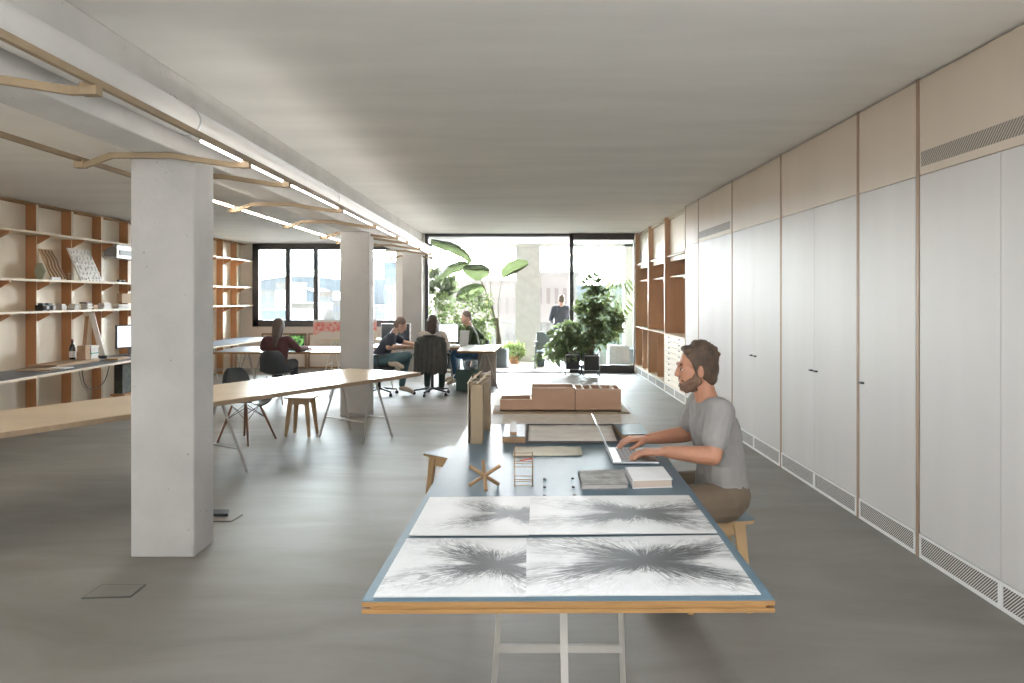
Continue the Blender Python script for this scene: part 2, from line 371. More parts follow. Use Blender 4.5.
# ================================================================= city outside
def building(x0, x1, ytop, Y, label, col, rows=6, cols=8, dy=12, win=(.30, .36, .42), cat='building', zb=-25, wcol=None, xin=.12):
    """facade spans photo-derived columns x0..x1 at distance Y, top at ytop"""
    X0, X1 = PX(x0, Y), PX(x1, Y); zt = CH + (HY - ytop) / F * Y
    r = thing('apartment_building', ((X0 + X1) / 2, Y, zb), label, cat)
    w_ = MB().box(X0, X1, Y, Y + dy, zb, zt).build('wall', mat('facade', tuple(c * .8 for c in col), .8, var=.04, vs=.3), r)
    MB().box(X0 - .2, X1 + .2, Y - .2, Y + dy, zt, zt + .5).build('parapet', mat('parapet', tuple(c * .75 for c in col), .8), r)
    wm = mat('window_glass_far', tuple(c * .68 for c in win), .3)
    H = 3.2; wd = (X1 - X0) / cols
    for i in range(rows):
        z = zt - 1.0 - i * H - 1.4
        for j in range(cols):
            xa = X0 + (j + .5) * wd; MB().box(xa - wd * (.5 - xin) * .6, xa + wd * (.5 - xin) * .6, Y - .06, Y + .05, z, z + 1.4).build('window', wm, r)
    return r
building(240, 275, 292, 155, 'stepped white apartment block with dark window bands, seen through the left pane', (.30, .30, .29), 7, 5, 8)
building(276, 288.5, 284, 170, 'tall narrow white stair tower beside the stepped apartment block', (.34, .33, .32), 8, 3, 14)
building(290, 316, 305, 163, 'long cream office building with three rows of small windows', (.34, .31, .28), 5, 11, 20)
building(319, 333, 293, 190, 'slim cream housing block left of the pale low flats', (.33, .30, .28), 8, 4, 14)
building(333, 349, 302, 170, 'pale housing block with blue lower floor beside the office wall', (.32, .31, .31), 6, 6, 14)
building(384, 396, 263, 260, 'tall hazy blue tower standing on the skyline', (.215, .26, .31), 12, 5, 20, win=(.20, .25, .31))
building(385.5, 394, 288, 120, 'square white water tank block in front of the hazy tower', (.30, .29, .28), 1, 2, 8)
building(372, 400, 308, 138, 'low white rooftops below the hazy blue tower', (.33, .31, .30), 3, 8, 14)
building(262, 291, 313, 118, 'low blue glazed roof hall at the bottom of the left pane', (.22, .29, .33), 2, 6, 14)
# curved glass roof hall
Y = 200
r = thing('glass_hall', (PX(303, Y), Y, -25), 'pale blue curved glass roofed hall behind the office building', 'building')
pts = [(PX(291, Y), Y, -25)] + [(PX(291 + 25 * t / 8, Y), Y, CH + (HY - (293 - 5 * math.sin(math.pi * (t / 8) ** .8))) / F * Y) for t in range(9)] + [(PX(316, Y), Y, -25)]
MB().extrude(pts, (0, 20, 0)).build('wall', mat('blue_glass_roof', (.16, .20, .24), .3), r)
# houses beyond the terrace
building(425, 519, 286, 60, 'wide pale pink facade across the street beyond the left terrace opening', (.36, .33, .31), 3, 12, 10, win=(.33, .31, .30), zb=-12)
building(536, 577, 277, 62, 'cream stepped roof house beyond the middle of the terrace', (.35, .325, .305), 2, 5, 10, win=(.30, .26, .25), zb=-12)
building(577, 640, 300, 66, 'low greenish wall with trees beyond the right terrace glass', (.27, .32, .27), 2, 8, 10, win=(.24, .3, .24), zb=-12)
# hills on the skyline
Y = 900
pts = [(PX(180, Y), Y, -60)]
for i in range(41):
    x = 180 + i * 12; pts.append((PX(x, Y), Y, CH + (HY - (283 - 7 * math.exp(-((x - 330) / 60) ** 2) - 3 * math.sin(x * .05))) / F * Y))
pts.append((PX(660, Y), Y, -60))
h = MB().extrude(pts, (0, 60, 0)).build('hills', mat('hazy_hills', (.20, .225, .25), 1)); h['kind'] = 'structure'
g = MB().box(-400, 400, 17.9, 1500, -26, -25).build('ground_street', mat('street', (.62, .60, .57), .9)); g['kind'] = 'structure'
# ================================================================= right-hand cupboards
K = 1.073
def cabinet(y0, y1, nd, label, vent=False, handles=()):
    r = thing('tall_cabinet', (XR + .2, (y0 + y1) / 2, 0), label, 'cabinet', 'whitewashed plywood cupboards along the wall')
    t = .019; xf = XR
    b = MB(); b.box(xf + .022, 2.97, y0, y0 + t, 0, ZC - .004); b.box(xf + .022, 2.97, y1 - t, y1, 0, ZC - .004); b.box(xf + .045, 2.97, y0, y1, .0, ZC - .004)
    b.build('carcass', M['brown2'], r)
    b = MB(); b.box(xf - .002, xf + .023, y0 + .001, y0 + .015, 0, ZC - .004); b.box(xf - .002, xf + .023, y1 - .015, y1 - .001, 0, ZC - .004)
    b.build('side_panel_edge', mat('brown_panel_edge', (.34, .225, .15), .55), r)
    g = .0035; a0, a1 = y0 + .021, y1 - .021
    up = MB().box(xf, xf + .02, a0, a1, 2.362, ZC - .012).build('upper_door', M['plyupper'], r, bevel=.001)
    if vent: MB().box(xf - .003, xf + .004, a0 + .05, a1 - .02, 2.412, 2.503).build('air_vent', M['grille2'], r)
    wdt = (a1 - a0) / nd
    for k in range(nd):
        d = MB().box(xf, xf + .02, a0 + k * wdt + g / 2, a0 + (k + 1) * wdt - g / 2, .152, 2.358).build('door', M['plydoor'], r, bevel=.001)
        for hk, hy in handles:
            if hk == k: MB().box(xf - .022, xf + .002, a0 + hy * (a1 - a0) - .022, a0 + hy * (a1 - a0) + .022, .984, .998).build('handle', M['black'], d, bevel=.002)
    for k in range(nd):
        ya, yb = a0 + k * wdt + .002, a0 + (k + 1) * wdt - .002
        b = MB(); b.box(xf - .004, xf + .01, ya, yb, 0.001, .022); b.box(xf - .004, xf + .01, ya, yb, .132, .148); b.box(xf - .004, xf + .01, ya, ya + .016, .022, .132); b.box(xf - .004, xf + .01, yb - .016, yb, .022, .132)
        gr = b.build('grille_frame', M['white'], r)
        MB().box(xf + .001, xf + .006, ya + .014, yb - .014, .02, .134).build('grille', M['grille'], gr)
    return r
B = [-6.0, -4.3, -2.82, -1.4, 0.0, 1.5, 2.62 * K, 4.0 * K, 4.705 * K, 6.09 * K, 7.48 * K, 8.88 * K, 9.57 * K, 10.95 * K, 12.33 * K, 13.70 * K]
for k in range(6): cabinet(B[k], B[k + 1], 2, 'whitewashed cupboard pair outside the picture, behind the camera side of the row')
cabinet(B[6], B[7], 2, 'nearest tall cupboard, with a slotted air vent above its two doors', True)
cabinet(B[7], B[8], 1, 'single-door tall cupboard next to the nearest vented one', handles=((0, .93),))
cabinet(B[8], B[9], 2, 'two-door tall cupboard beyond the nearest single-door one, right of the seated man', handles=((0, .47), (1, .53)))
cabinet(B[9], B[10], 2, 'two-door tall cupboard with two tiny black pulls just right of the man\'s head', handles=((0, .46), (1, .54)))
cabinet(B[10], B[11], 2, 'far two-door tall cupboard with an air vent in its upper panel', True)
cabinet(B[11], B[12], 1, 'narrow single-door tall cupboard beside the open shelf bay with drawers')
for o in list(bpy.data.objects):                      # those six stand out of view: not needed as described things
    if o.get('label', '').startswith('whitewashed cupboard pair outside'): o['label'] = 'whitewashed two-door cupboard of the long row, nearer than the vented cupboard'
# open shelf bays
def shelf_bay(y0, y1, label, drawers=False, dark=False):
    r = thing('open_shelf_bay', (XR + .2, (y0 + y1) / 2, 0), label, 'shelf unit', 'open plywood shelf bays at the far end')
    t = .022; xr = XR + .095
    b = MB(); b.box(XR + .003, 2.97, y0, y0 + t, 0, ZC - .004); b.box(XR + .003, 2.97, y1 - t, y1, 0, ZC - .004)
    b.build('upright', M['brown2'], r)
    b = MB(); b.box(XR, XR + .004, y0, y0 + t, 0, ZC - .004); b.box(XR, XR + .004, y1 - t, y1, 0, ZC - .004); b.box(XR + .06, XR + .08, y0 + t, y1 - t, ZC - .05, ZC - .004)
    b.build('upright_edge', M['ply'], r)
    MB().box(2.86, 2.88, y0, y1, 0, ZC - .01).build('back_panel', M['brown2'], r)
    a0, a1 = y0 + t, y1 - t
    MB().box(xr, xr + .02, a0 + .004, a1 - .004, 2.33, ZC - .05).build('upper_door', M['plyback'], r, bevel=.001)
    MB().box(xr - .06, 2.86, a0, a1, 2.285, 2.303).build('shelf', M['ply'], r)
    MB().box(xr, xr + .02, a0, a1, 2.21, 2.285).build('rail', M['ply'], r)
    s1 = MB().box(xr, 2.86, a0, a1, 1.94, 1.96).build('shelf', M['ply'], r)
    MB().box(xr + .02, xr + .04, a0, (a0 + a1) / 2 - .1, 1.905, 1.94).build('cleat', M['ply'], s1)
    MB().box(XR + .003, 2.86, a0, a1, .975, .995).build('shelf', M['ply'], r)
    MB().box(XR + .003, 2.86, a0, a1, .15, .168).build('shelf', M['ply'], r)
    for k in range(2):
        ya, yb = a0 + k * (a1 - a0) / 2 + .003, a0 + (k + 1) * (a1 - a0) / 2 - .003
        b = MB(); b.box(XR, XR + .012, ya, yb, 0.001, .022); b.box(XR, XR + .012, ya, yb, .132, .148); b.box(XR, XR + .012, ya, ya + .016, .022, .132); b.box(XR, XR + .012, yb - .016, yb, .022, .132)
        gr = b.build('grille_frame', M['white'], r); MB().box(XR + .004, XR + .008, ya + .014, yb - .014, .02, .134).build('grille', mat('grey_mesh_grille', (.36, .33, .30), .7), gr)
    if drawers:
        n = 9; h = (.975 - .17) / n
        for c in range(2):
            for k in range(n):
                ya, yb = a0 + c * (a1 - a0) / 2 + .003, a0 + (c + 1) * (a1 - a0) / 2 - .003; z0 = .17 + k * h
                d = MB().box(XR - .004, 2.8, ya, yb, z0 + .003, z0 + h - .003).build('drawer', M['plyback'], r)
                MB().box(XR - .012, XR - .002, (ya + yb) / 2 - .035, (ya + yb) / 2 + .035, z0 + h * .62, z0 + h * .80).build('pull', M['black'], d)
    else:
        ym = (a0 + a1) / 2
        MB().box(XR + .03, 2.86, ym - .01, ym + .01, .168, .975).build('divider', M['brown2'], r)
        MB().box(XR + .18, 2.86, a0, ym - .01, .60, .615).build('small_shelf', M['ply'], r)
        MB().box(XR + .18, 2.86, ym + .01, a1, .66, .675).build('small_shelf', M['ply'], r)
    return r
shelf_bay(B[12], B[13], 'open shelf bay with two stacks of pale flat drawers in its lower half', True)
shelf_bay(B[13], B[14], 'middle open plywood shelf bay, holding a dark box above the upper shelf')
shelf_bay(B[14], B[15], 'last open plywood shelf bay, next to the terrace door')
tag(MB().box(XR + .065, XR + .092, B[13] + .29, B[13] + .66, 2.306, 2.42).build('storage_box', M['grey'], bevel=.003), 'small dark grey box on the high ledge of the middle shelf bay', 'box')
# ================================================================= left wall shelving
SH = thing('wall_shelving', (-6.2, 9, 0), 'wall-wide plywood shelving with brown uprights and three long pale shelves', 'shelving')
MB().box(XB - .018, XB, 3.6, YW - .01, 0.001, ZL - .02).build('back_panel', M['plyback'], SH)
Sx = -6.19; Sf = -6.01
ups = [F * 6.19 / (VX - x) for x in (36.5, 71.5, 101.5, 128)]
step = .7; ys = []
y = ups[0]
while y > 3.7: ys.append(y); y -= step
ys = ys[::-1] + ups[1:]; y = ups[-1] + step
while y < 15.4: ys.append(y); y += .705
for y in ys:
    u = MB().box(XB, Sx - .004, y, y + .045, 0.002, ZL - .012).build('upright', M['brown'], SH)
    MB().box(Sx - .004, Sx, y, y + .045, 0.002, ZL - .012).build('front_edge', M['ply'], u)
    for z in (2.40, 1.805, 1.405):
        MB().extrude([(Sx, y + .01, z), (Sf - .02, y + .01, z), (Sf - .02, y + .01, z - .02), (Sx, y + .01, z - .11)], (0, .022, 0)).build('bracket', M['brown'], u)
MB().box(XB, Sx + .01, 3.6, YW - .01, ZL - .03, ZL - .012).build('top_rail', M['edge'], SH)
for z in (2.415, 1.82, 1.42):
    y = 1.0; k = 0
    jo = [ys[i] + .33 for i in range(0, len(ys) - 1)]
    st = [3.6] + [j for j in jo if j > 3.8] + [YW - .012]
    for a, c in zip(st[:-1], st[1:]):
        MB().box(XB, Sf, a + .003, c - .003, z - .014, z + .014).build('shelf', M['ply'], SH, bevel=.002)
# small socket on the panel
p = atY(1.5, 367, 7.9)
s_ = thing('wall_socket', (XB, 7.86, 1.0), 'small grey square socket on the plywood panel at the picture\'s left edge', 'socket')
pz = CH - (364 - HY) / F * 8.45
MB().box(XB, XB + .012, 8.30, 8.39, pz - .045, pz + .045).build('plate', M['grey'], s_, bevel=.004)
MB().box(XB + .011, XB + .016, 8.33, 8.36, pz - .015, pz + .015).build('outlet', M['black'], s_)
# ================================================================= ceiling light frame on the beam
LF = thing('light_frame', (-2.15, 7, 2.4), 'bent wooden light frame hung under the concrete beam, with long wooden rails', 'light fixture')
led = emit('led_tube', (1.0, .96, .90), 9.0); led2 = emit('slim_led_tube', (1.0, .93, .84), 45.0)
rz = 2.43; rxR = -1.645; rxL = -2.66
MB().box(rxR - .012, rxR + .012, -1, 14.55, rz + .0, rz + .030).build('rail', M['framewood'], LF, bevel=.003)
MB().box(rxL - .012, rxL + .012, -1, 14.55, rz - .0, rz + .030).build('rail', M['framewood'], LF, bevel=.003)
bys = [1.15, 2.49 * K, 3.9 * K, 4.58 * K, 5.97 * K, 7.35 * K, 8.72 * K, 9.49 * K, 10.7 * K, 12.0 * K, 13.45 * K]
for y in bys:
    t = .05; zt = bz - .004
    t = .034; zt = 2.488; kL, kR = -2.47, -2.12
    prof = [(rxL - .035, rz - .034), (rxL + .03, rz - .034), (kL, zt - t), (kR, zt - t), (rxR - .10, rz - .034), (rxR + .012, rz - .034),
            (rxR + .012, rz - .004), (rxR - .10, rz - .0), (kR, zt), (kL - .01, zt), (rxL + .02, rz - .002), (rxL - .035, rz - .002)]
    a = MB().extrude([(px, y, pz_) for px, pz_ in prof], (0, .028, 0)).build('bracket', M['framewood'], LF, bevel=.002)
    MB().box(rxR - .055, rxR + .014, y - .008, y + .036, rz - .036, rz + .012).build('end_block', M['framewood'], a, bevel=.003)
    MB().box(rxL - .036, rxL + .025, y - .008, y + .036, rz - .036, rz + .016).build('end_block', M['framewood'], a, bevel=.003)
for i in range(len(bys) - 1):
    a, c = bys[i] + .06, bys[i + 1] - .03
    if i == 1: a = c - .5
    if i >= 1:
        MB().tube([(rxR - .03, a, rz + .006), (rxR - .03, c, rz + .006)], .012, 8).build('tube_lamp', led, LF)
        if i >= 3: MB().tube([(rxL + .026, a, rz + .010), (rxL + .026, c, rz + .010)], .008, 8).build('tube_lamp', led2, LF)
# ================================================================= floor hatches
def hatch(p, label, mats=None):
    r = thing('floor_hatch', (sum(q.x for q in p) / 4, sum(q.y for q in p) / 4, 0), label, 'floor hatch')
    cx, cy = r.location.x, r.location.y
    b = MB(); b.prism([(q.x, q.y) for q in p], .0005, .004); b.build('rim', M['darkmetal'], r)
    b = MB(); b.prism([(cx + (q.x - cx) * .93, cy + (q.y - cy) * .88) for q in p], .004, .006); b.build('lid', M['floor'], r)
hatch([at(81, 599), at(131, 597.5), at(146.5, 585), at(102, 585)], 'rectangular floor hatch with dark rim in front of the nearest column')
hatch([at(200, 522), at(231, 522), at(243, 515), at(214, 515)], 'half-hidden floor hatch at the right foot of the nearest column')
b = MB().prism([tuple(at(x, y)[:2]) for x, y in ((200, 517.5), (228, 517.5), (230, 513), (205, 513))], 0.007, .028)
tag(b.build('floor_box_lid', M['black'], bevel=.003), 'thin dark plate lying on the half-hidden hatch right of the column', 'plate')
# ================================================================= long linoleum table in front
T = .78
NL, NR = at(361.5, 601, T), at(775, 599.6, T); FL, FR = at(486.7, 394, T), at(618.7, 394, T)
tb = thing('work_table', (.15, 3.2, 0), 'long blue-grey topped plywood worktable with four ink prints on its near end', 'table')
quad = [(p.x, p.y) for p in (NL, NR, FR, FL)]
MB().prism(quad, T - .003, T).build('linoleum_top', M['lino'], tb)
def inset(poly, d):
    cx = sum(p[0] for p in poly) / 4; cy = sum(p[1] for p in poly) / 4
    return [(x - math.copysign(d, x - cx), y - math.copysign(d, y - cy)) for x, y in poly]
b = MB(); b.prism(quad, T - .0165, T - .0032); b.prism(quad, T - .036, T - .024); b.prism([(x - math.copysign(.022, x - .15), y - math.copysign(.004, y - 3)) for x, y in quad], T - .0245, T - .016)
b.build('tabletop', M['edge'], tb, bevel=.001)
def tripod_trestle(parent, cx, yf, yb, h, wtop, wbot, rz=0.0):
    R_ = Matrix.Translation((cx, (yf + yb) / 2, 0)) @ Matrix.Rotation(rz, 4, 'Z')
    d = (yb - yf) / 2
    def q(x, y, z): return R_ @ Vector((x, y, z))
    t = MB().bar(q(-wtop / 2 - .08, 0, h - .014), q(wtop / 2 + .08, 0, h - .014), .03, .026).build('trestle', M['steel'], parent)
    MB().bar(q(0, -.02, h - .02), q(0, -d, .0), .026, .008, (0, 1, 0)).build('leg', M['steel'], t)
    for s in (-1, 1): MB().bar(q(s * wtop / 2, .02, h - .02), q(s * wbot / 2, d, .0), .02, .02).build('leg', M['steel'], t)
    k = .25 / h; xm = wbot / 2 + (wtop - wbot) / 2 * k; ym = d * (1 - k)
    MB().bar(q(-xm, ym, .25), q(xm, ym, .25), .014, .03).build('crossbar', M['steel'], t)
    return t
tripod_trestle(tb, .158, 2.28, 2.75, T - .036, .42, .52)
tripod_trestle(tb, .25, 4.9, 5.4, T - .036, .46, .60)
def on(x, y, h=T): return at(x, y, h)
# ---- ink prints
def print_mat(name, cx, cy, rx, ry, cut=None, seed=0):
    m, nt, bs = node_mat(name)
    g = nt.nodes.new('ShaderNodeTexCoord').outputs['Object']
    mp = nt.nodes.new('ShaderNodeMapping'); mp.inputs['Location'].default_value = (-cx, -cy, 0); nt.links.new(g, mp.inputs[0])
    s = nt.nodes.new('ShaderNodeSeparateXYZ'); nt.links.new(mp.outputs[0], s.inputs[0])
    def mth(op, a, b=None):
        n = nt.nodes.new('ShaderNodeMath'); n.operation = op
        for i, v in enumerate((a, b)):
            if v is None: continue
            if isinstance(v, (int, float)): n.inputs[i].default_value = v
            else: nt.links.new(v, n.inputs[i])
        return n.outputs[0]
    X = mth('DIVIDE', s.outputs[0], rx); Y = mth('DIVIDE', s.outputs[1], ry)
    r = mth('SQRT', mth('ADD', mth('MULTIPLY', X, X), mth('MULTIPLY', Y, Y))); ang = mth('ARCTAN2', Y, X)
    tot = None
    for k, (fa, fr, thr, gain) in enumerate(((8, .55, .50, 9), (20, .9, .52, 10), (44, 1.5, .53, 9))):
        c = nt.nodes.new('ShaderNodeCombineXYZ'); nt.links.new(mth('MULTIPLY', mth('SINE', ang), fa / 3), c.inputs[0]); nt.links.new(mth('MULTIPLY', mth('COSINE', ang), fa / 3), c.inputs[1]); nt.links.new(mth('MULTIPLY', r, fr), c.inputs[2])
        n = nt.nodes.new('ShaderNodeTexNoise'); n.inputs['Scale'].default_value = 1.6; n.inputs['Detail'].default_value = 5; n.inputs['Distortion'].default_value = .9
        mp2 = nt.nodes.new('ShaderNodeMapping'); mp2.inputs['Location'].default_value = (seed * 3.1, k * 7, seed); nt.links.new(c.outputs[0], mp2.inputs[0]); nt.links.new(mp2.outputs[0], n.inputs['Vector'])
        # thin contour lines of the noise read as fine pen strokes
        l = mth('SUBTRACT', 1.0, mth('MULTIPLY', mth('ABSOLUTE', mth('SUBTRACT', n.outputs['Fac'], .5)), 26 - 5 * k)); l = mth('MAXIMUM', l, 0.0)
        l = mth('MULTIPLY', l, .75); tot = l if tot is None else mth('MAXIMUM', tot, l)
    base = nt.nodes.new('ShaderNodeTexNoise'); base.inputs['Scale'].default_value = 9; base.inputs['Detail'].default_value = 3
    mp3 = nt.nodes.new('ShaderNodeMapping'); mp3.inputs['Location'].default_value = (seed, seed * 2, 0); nt.links.new(mp.outputs[0], mp3.inputs[0]); nt.links.new(mp3.outputs[0], base.inputs['Vector'])
    lobes = mth('ADD', .72, mth('MULTIPLY', mth('COSINE', mth('ADD', mth('MULTIPLY', ang, 4.0), -2.7)), .30))
    lob2 = mth('ADD', lobes, mth('MULTIPLY', mth('SUBTRACT', base.outputs['Fac'], .5), 1.1))
    rr = mth('DIVIDE', r, lob2)
    fall = ramp(nt, rr, 1.7, .55); core = ramp(nt, rr, 1.05, .1)
    ink = mth('MULTIPLY', mth('ADD', mth('MULTIPLY', tot, 1.2), mth('MULTIPLY', core, 1.15)), fall)
    far = mth('MULTIPLY', mth('MULTIPLY', tot, .30), ramp(nt, rr, 2.6, 1.2))
    ink = mth('MINIMUM', mth('ADD', ink, far), .97)
    c = mix_col(nt, ink, (.68, .68, .67), (.022, .025, .028)); nt.links.new(c, bs.inputs['Base Color']); bs.inputs['Roughness'].default_value = .45
    return m
def sheet(px, label, cx, cy, rx, ry, seed, dz=0.0):
    P = [at(x, y, T) for x, y in px]
    b = MB().prism([(p.x, p.y) for p in P], T + .0006 + dz, T + .004 + dz)
    o = b.build('ink_print', print_mat('ink_print_paper', cx, cy, rx, ry, seed=seed))
    tag(o, label, 'print', 'ink drawings laid out on the worktable'); return o
sheet([(373.3, 597.7), (526, 597.2), (526.5, 539), (406.8, 539.4)], 'near left white sheet with a black ink burst cut off by its right edge', .12, .0, .26, .17, 1.3)
sheet([(526, 597.0), (760.9, 595.6), (718.5, 536.3), (526.5, 539.2)], 'near right white sheet, widest of the four, with a long branching ink burst', .04, .01, .37, .19, 2.7, .0006)
sheet([(409, 537.2), (529, 536.8), (530.3, 498), (429.8, 499)], 'far left white sheet with a small ink burst, in front of the wooden jack model', .14, .0, .21, .14, 4.1, .004)
sheet([(529, 536.6), (717.2, 534.8), (688.9, 497.2), (530.3, 498)], 'far right white sheet with branching ink burst, in front of the two books', .08, .0, .36, .155, 5.9, .0046)
P = [at(x, y, T) for x, y in ((407, 540), (718, 537.2), (716, 534.3), (409, 537))]
# ---- wooden jack
G_ = atY(484.5, 475.5, 3.0); r = thing('jack_model', (G_.x, G_.y, T), 'small brown wooden jack of three crossed round sticks', 'model')
for x, y in ((486, 492.3), (499, 486), (469, 487)):
    A = at(x, y, T); A.z += .007; MB().tube([A + (G_ - A) * -.0, G_, G_ * 2 - A], .0085, 10).build('stick', M['oak'], r, bevel=.002)
# ---- scaffold
p0 = at(514.8, 487, T); p1 = at(532.6, 487, T); w_ = p1.x - p0.x
r = thing('scaffold_model', (p0.x + w_ / 2, p0.y + .03, T), 'tiny open scaffold tower of thin wooden rods with a red bar', 'model')
for x, y, h in ((p0.x, p0.y, .165), (p1.x, p0.y, .14), (p0.x, p0.y + .06, .165), (p1.x, p0.y + .06, .14)):
    MB().tube([(x, y, T), (x, y, T + h)], .0022, 6).build('post', M['oak'], r)
for h in (.008, .033, .088, .113, .135):
    b = MB()
    for y in (p0.y, p0.y + .06): b.tube([(p0.x - .005, y, T + h), (p1.x + .005, y, T + h)], .0016, 5)
    for x in (p0.x, p1.x): b.tube([(x, p0.y, T + h), (x, p0.y + .06, T + h)], .0016, 5)
    b.build('rung_frame', M['oak'], r)
MB().tube([(p0.x + .02, p0.y + .03, T + .108), (p1.x, p0.y + .01, T + .122)], .003, 6).build('red_bar', mat('red_paint', (.55, .06, .05), .5), r)
# ---- tall tower model
r = thing('tower_model', (-.23, 4.15, T), 'tall grey-brown cardboard tower model topped with rows of thin sticks', 'model')
MB().box(-.271, -.203, 3.90, 4.08, T, 1.115).build('front_slab', M['mdf'], r, bevel=.001)
MB().box(-.238, -.178, 4.28, 4.44, T, 1.125).build('rear_slab', M['mdf'], r, bevel=.001)
MB().box(-.205, -.178, 4.06, 4.30, 1.0, 1.115).build('bridge_panel', M['mdf'], r)
MB().box(-.287, -.284, 3.9, 4.2, T, 1.13).build('thin_sheet', M['ply'], r)
for i in range(3):
    for X in (-.278, -.225):
        y = 3.9 + i * .17
        MB().bar((X - .01 + i * .008, y - .02, 1.125), (X + .03 + i * .008, y + .15, 1.14), .005, .005).build('stick', M['ply'], r)
for y in (3.95, 4.15, 4.38): MB().bar((-.29, y, 1.119), (-.19, y, 1.119), .006, .006).build('cross_stick', M['oak'], r)
# ---- open wooden boxes on a board at the far end
wd_ = mat('reddish_plywood_box', (.37, .225, .145), .6, var=.08, vs=9, stretch=(.4, 1, 1))
A = at(493.2, 411.3, T + .012); B_ = at(628.4, 411.3, T + .012)
bo = MB().box(A.x, B_.x, 4.88, 5.20, T + .0035, T + .014)
tag(bo.build('base_board', M['mdf'], bevel=.001), 'wide thin brown board lying under the open wooden boxes', 'board')
def open_box(name, x0, x1, y0, y1, h, label, divs=(), cat='box'):
    z = T + .0145; t = .008
    r = thing(name, ((x0 + x1) / 2, (y0 + y1) / 2, z), label, cat)
    MB().box(x0, x1, y0, y1, z, z + t).build('bottom', wd_, r)
    for a in ((x0, x1, y0, y0 + t), (x0, x1, y1 - t, y1), (x0, x0 + t, y0 + t, y1 - t), (x1 - t, x1, y0 + t, y1 - t)):
        s = MB().box(a[0], a[1], a[2], a[3], z, z + h).build('side', wd_, r)
        MB().box(a[0], a[1], a[2], a[3], z + h, z + h + .0015).build('rim', M['ply'], s)
    for d in divs: MB().box(x0 + d - .003, x0 + d + .003, y0 + t, y1 - t, z + t, z + h + .004).build('divider', M['ply'], r)
s = 140.0
open_box('wooden_tray', (500 - VX) / s, (531.7 - VX) / s, 4.93, 5.14, .082, 'low open reddish wooden box left of the two taller ones')
open_box('wooden_box', (532 - VX) / s, (575 - VX) / s, 4.93, 5.15, .165, 'tall open reddish wooden box between the low tray and the divided box')
open_box('divided_box', (575.4 - VX) / s, (621 - VX) / s, 4.92, 5.15, .158, 'tall open wooden box with pale dividers, right of the row', (.06, .12, .19, .27))
# ---- sheets and trays in the middle
dr = mat('brown_pencil_drawing_paper', (.72, .65, .57), .7, var=.2, vs=14, stretch=(1, 3, 1))
def flat(name, px, h0, h1, m, label, cat, **k):
    P = [at(x, y, T) for x, y in px]; o = MB().prism([(p.x, p.y) for p in P], T + h0, T + h1).build(name, m, **k); return tag(o, label, cat)
flat('large_sheet', [(488, 424), (641, 424), (620, 398), (494, 398)], .0005, .0015, M['paper'], 'large white sheet lying under the wooden boxes at the far end', 'paper')
flat('pencil_drawing', [(502, 423.5), (622, 423.5), (620, 413), (504, 413)], .0018, .003, dr, 'brownish pencil drawing strip in front of the long board', 'drawing')
r = thing('drawing_tray', (.3, 4.2, T), 'shallow tray holding a wide crumpled pencil drawing with dark rims', 'tray')
P = [at(x, y, T) for x, y in ((526, 443.5), (619, 443.5), (613, 426), (527.5, 426))]
MB().prism([(p.x, p.y) for p in P], T + .0008, T + .004).build('tray_base', M['mdf'], r)
def rip(P, z, nx=14, ny=8, amp=.004):
    g = [[None] * (ny + 1) for _ in range(nx + 1)]
    for i in range(nx + 1):
        for j in range(ny + 1):
            u, v = i / nx, j / ny; a = P[0].lerp(P[1], u); b = P[3].lerp(P[2], u); p = a.lerp(b, v)
            g[i][j] = Vector((p.x, p.y, z + amp * (.5 + .5 * math.sin(u * 9 + v * 3)) * (.3 + random.random() * .7)))
    return g
random.seed(3)
c_ = sum(P, Vector()) / 4; Q = [c_ + (p - c_) * .96 for p in P]
MB().grid(rip(Q, T + .006)).build('drawing_sheet', mat('crumpled_drawing', (.78, .74, .68), .7, var=.12, vs=7, stretch=(1, 2.5, 1)), r, solid=.001)
for a, b in ((P[0], P[1]), (P[3], P[2]), (P[1], P[2]), (P[0], P[3])):
    MB().bar(a + Vector((0, 0, .008)), b + Vector((0, 0, .008)), .008, .012).build('rim', mat('dark_tray_rim', (.10, .085, .08), .6), r)
def block(name, px, h, label, top, side, cat='block', z=0.0):
    P = [at(x, y, T + z + h) for x, y in px]
    r = thing(name, (sum(p.x for p in P) / 4, sum(p.y for p in P) / 4, T + z), label, cat)
    MB().prism([(p.x, p.y) for p in P], T + z + .0005, T + z + h - .003).build('block', side, r, bevel=.001)
    MB().prism([(p.x, p.y) for p in P], T + z + h - .003, T + z + h).build('cover', top, r)
block('covered_block', [(502.5, 436.5), (525, 436.5), (525, 424), (505.5, 424)], .036, 'low wooden block with blue-grey top, left of the drawing tray', M['lino'], M['oak'])
block('small_white_block', [(509.8, 431.5), (516.6, 431.5), (516.6, 421.3), (511, 421.3)], .022, 'small white-topped block standing on the left blue-grey block', M['paper'], M['oak'], z=.0365)
block('covered_slab', [(621.5, 434.6), (645, 434.2), (632, 424.3), (614.5, 424.5)], .036, 'low wooden block with blue-grey top, right of the drawing tray behind the laptop', M['lino'], M['oak'])
P = [at(x, y, T) for x, y in ((512.5, 456.8), (582.6, 456), (581, 447), (515, 447))]
tag(MB().grid(rip(P, T + .002, 10, 6, .005)).build('cream_sheet', M['cream'], solid=.0006), 'cream curling sheet of paper in front of the drawing tray', 'paper')
# ---- black pegs
pr = None
for x, y in ((544.5, 479.5), (544.5, 487.6), (544.5, 496), (572.6, 479), (573.2, 487.5), (574.3, 495.5)):
    p = at(x, y, T)
    if pr is None:
        pr = MB().box(p.x - .006, p.x + .006, p.y - .007, p.y + .007, T, T + .007).build('black_peg', M['black'], bevel=.001)
        tag(pr, 'tiny black square peg in two rows on the blue-grey tabletop', 'peg', 'black pegs on the worktable')
    else: copy_tree(pr, (p.x, p.y, T))
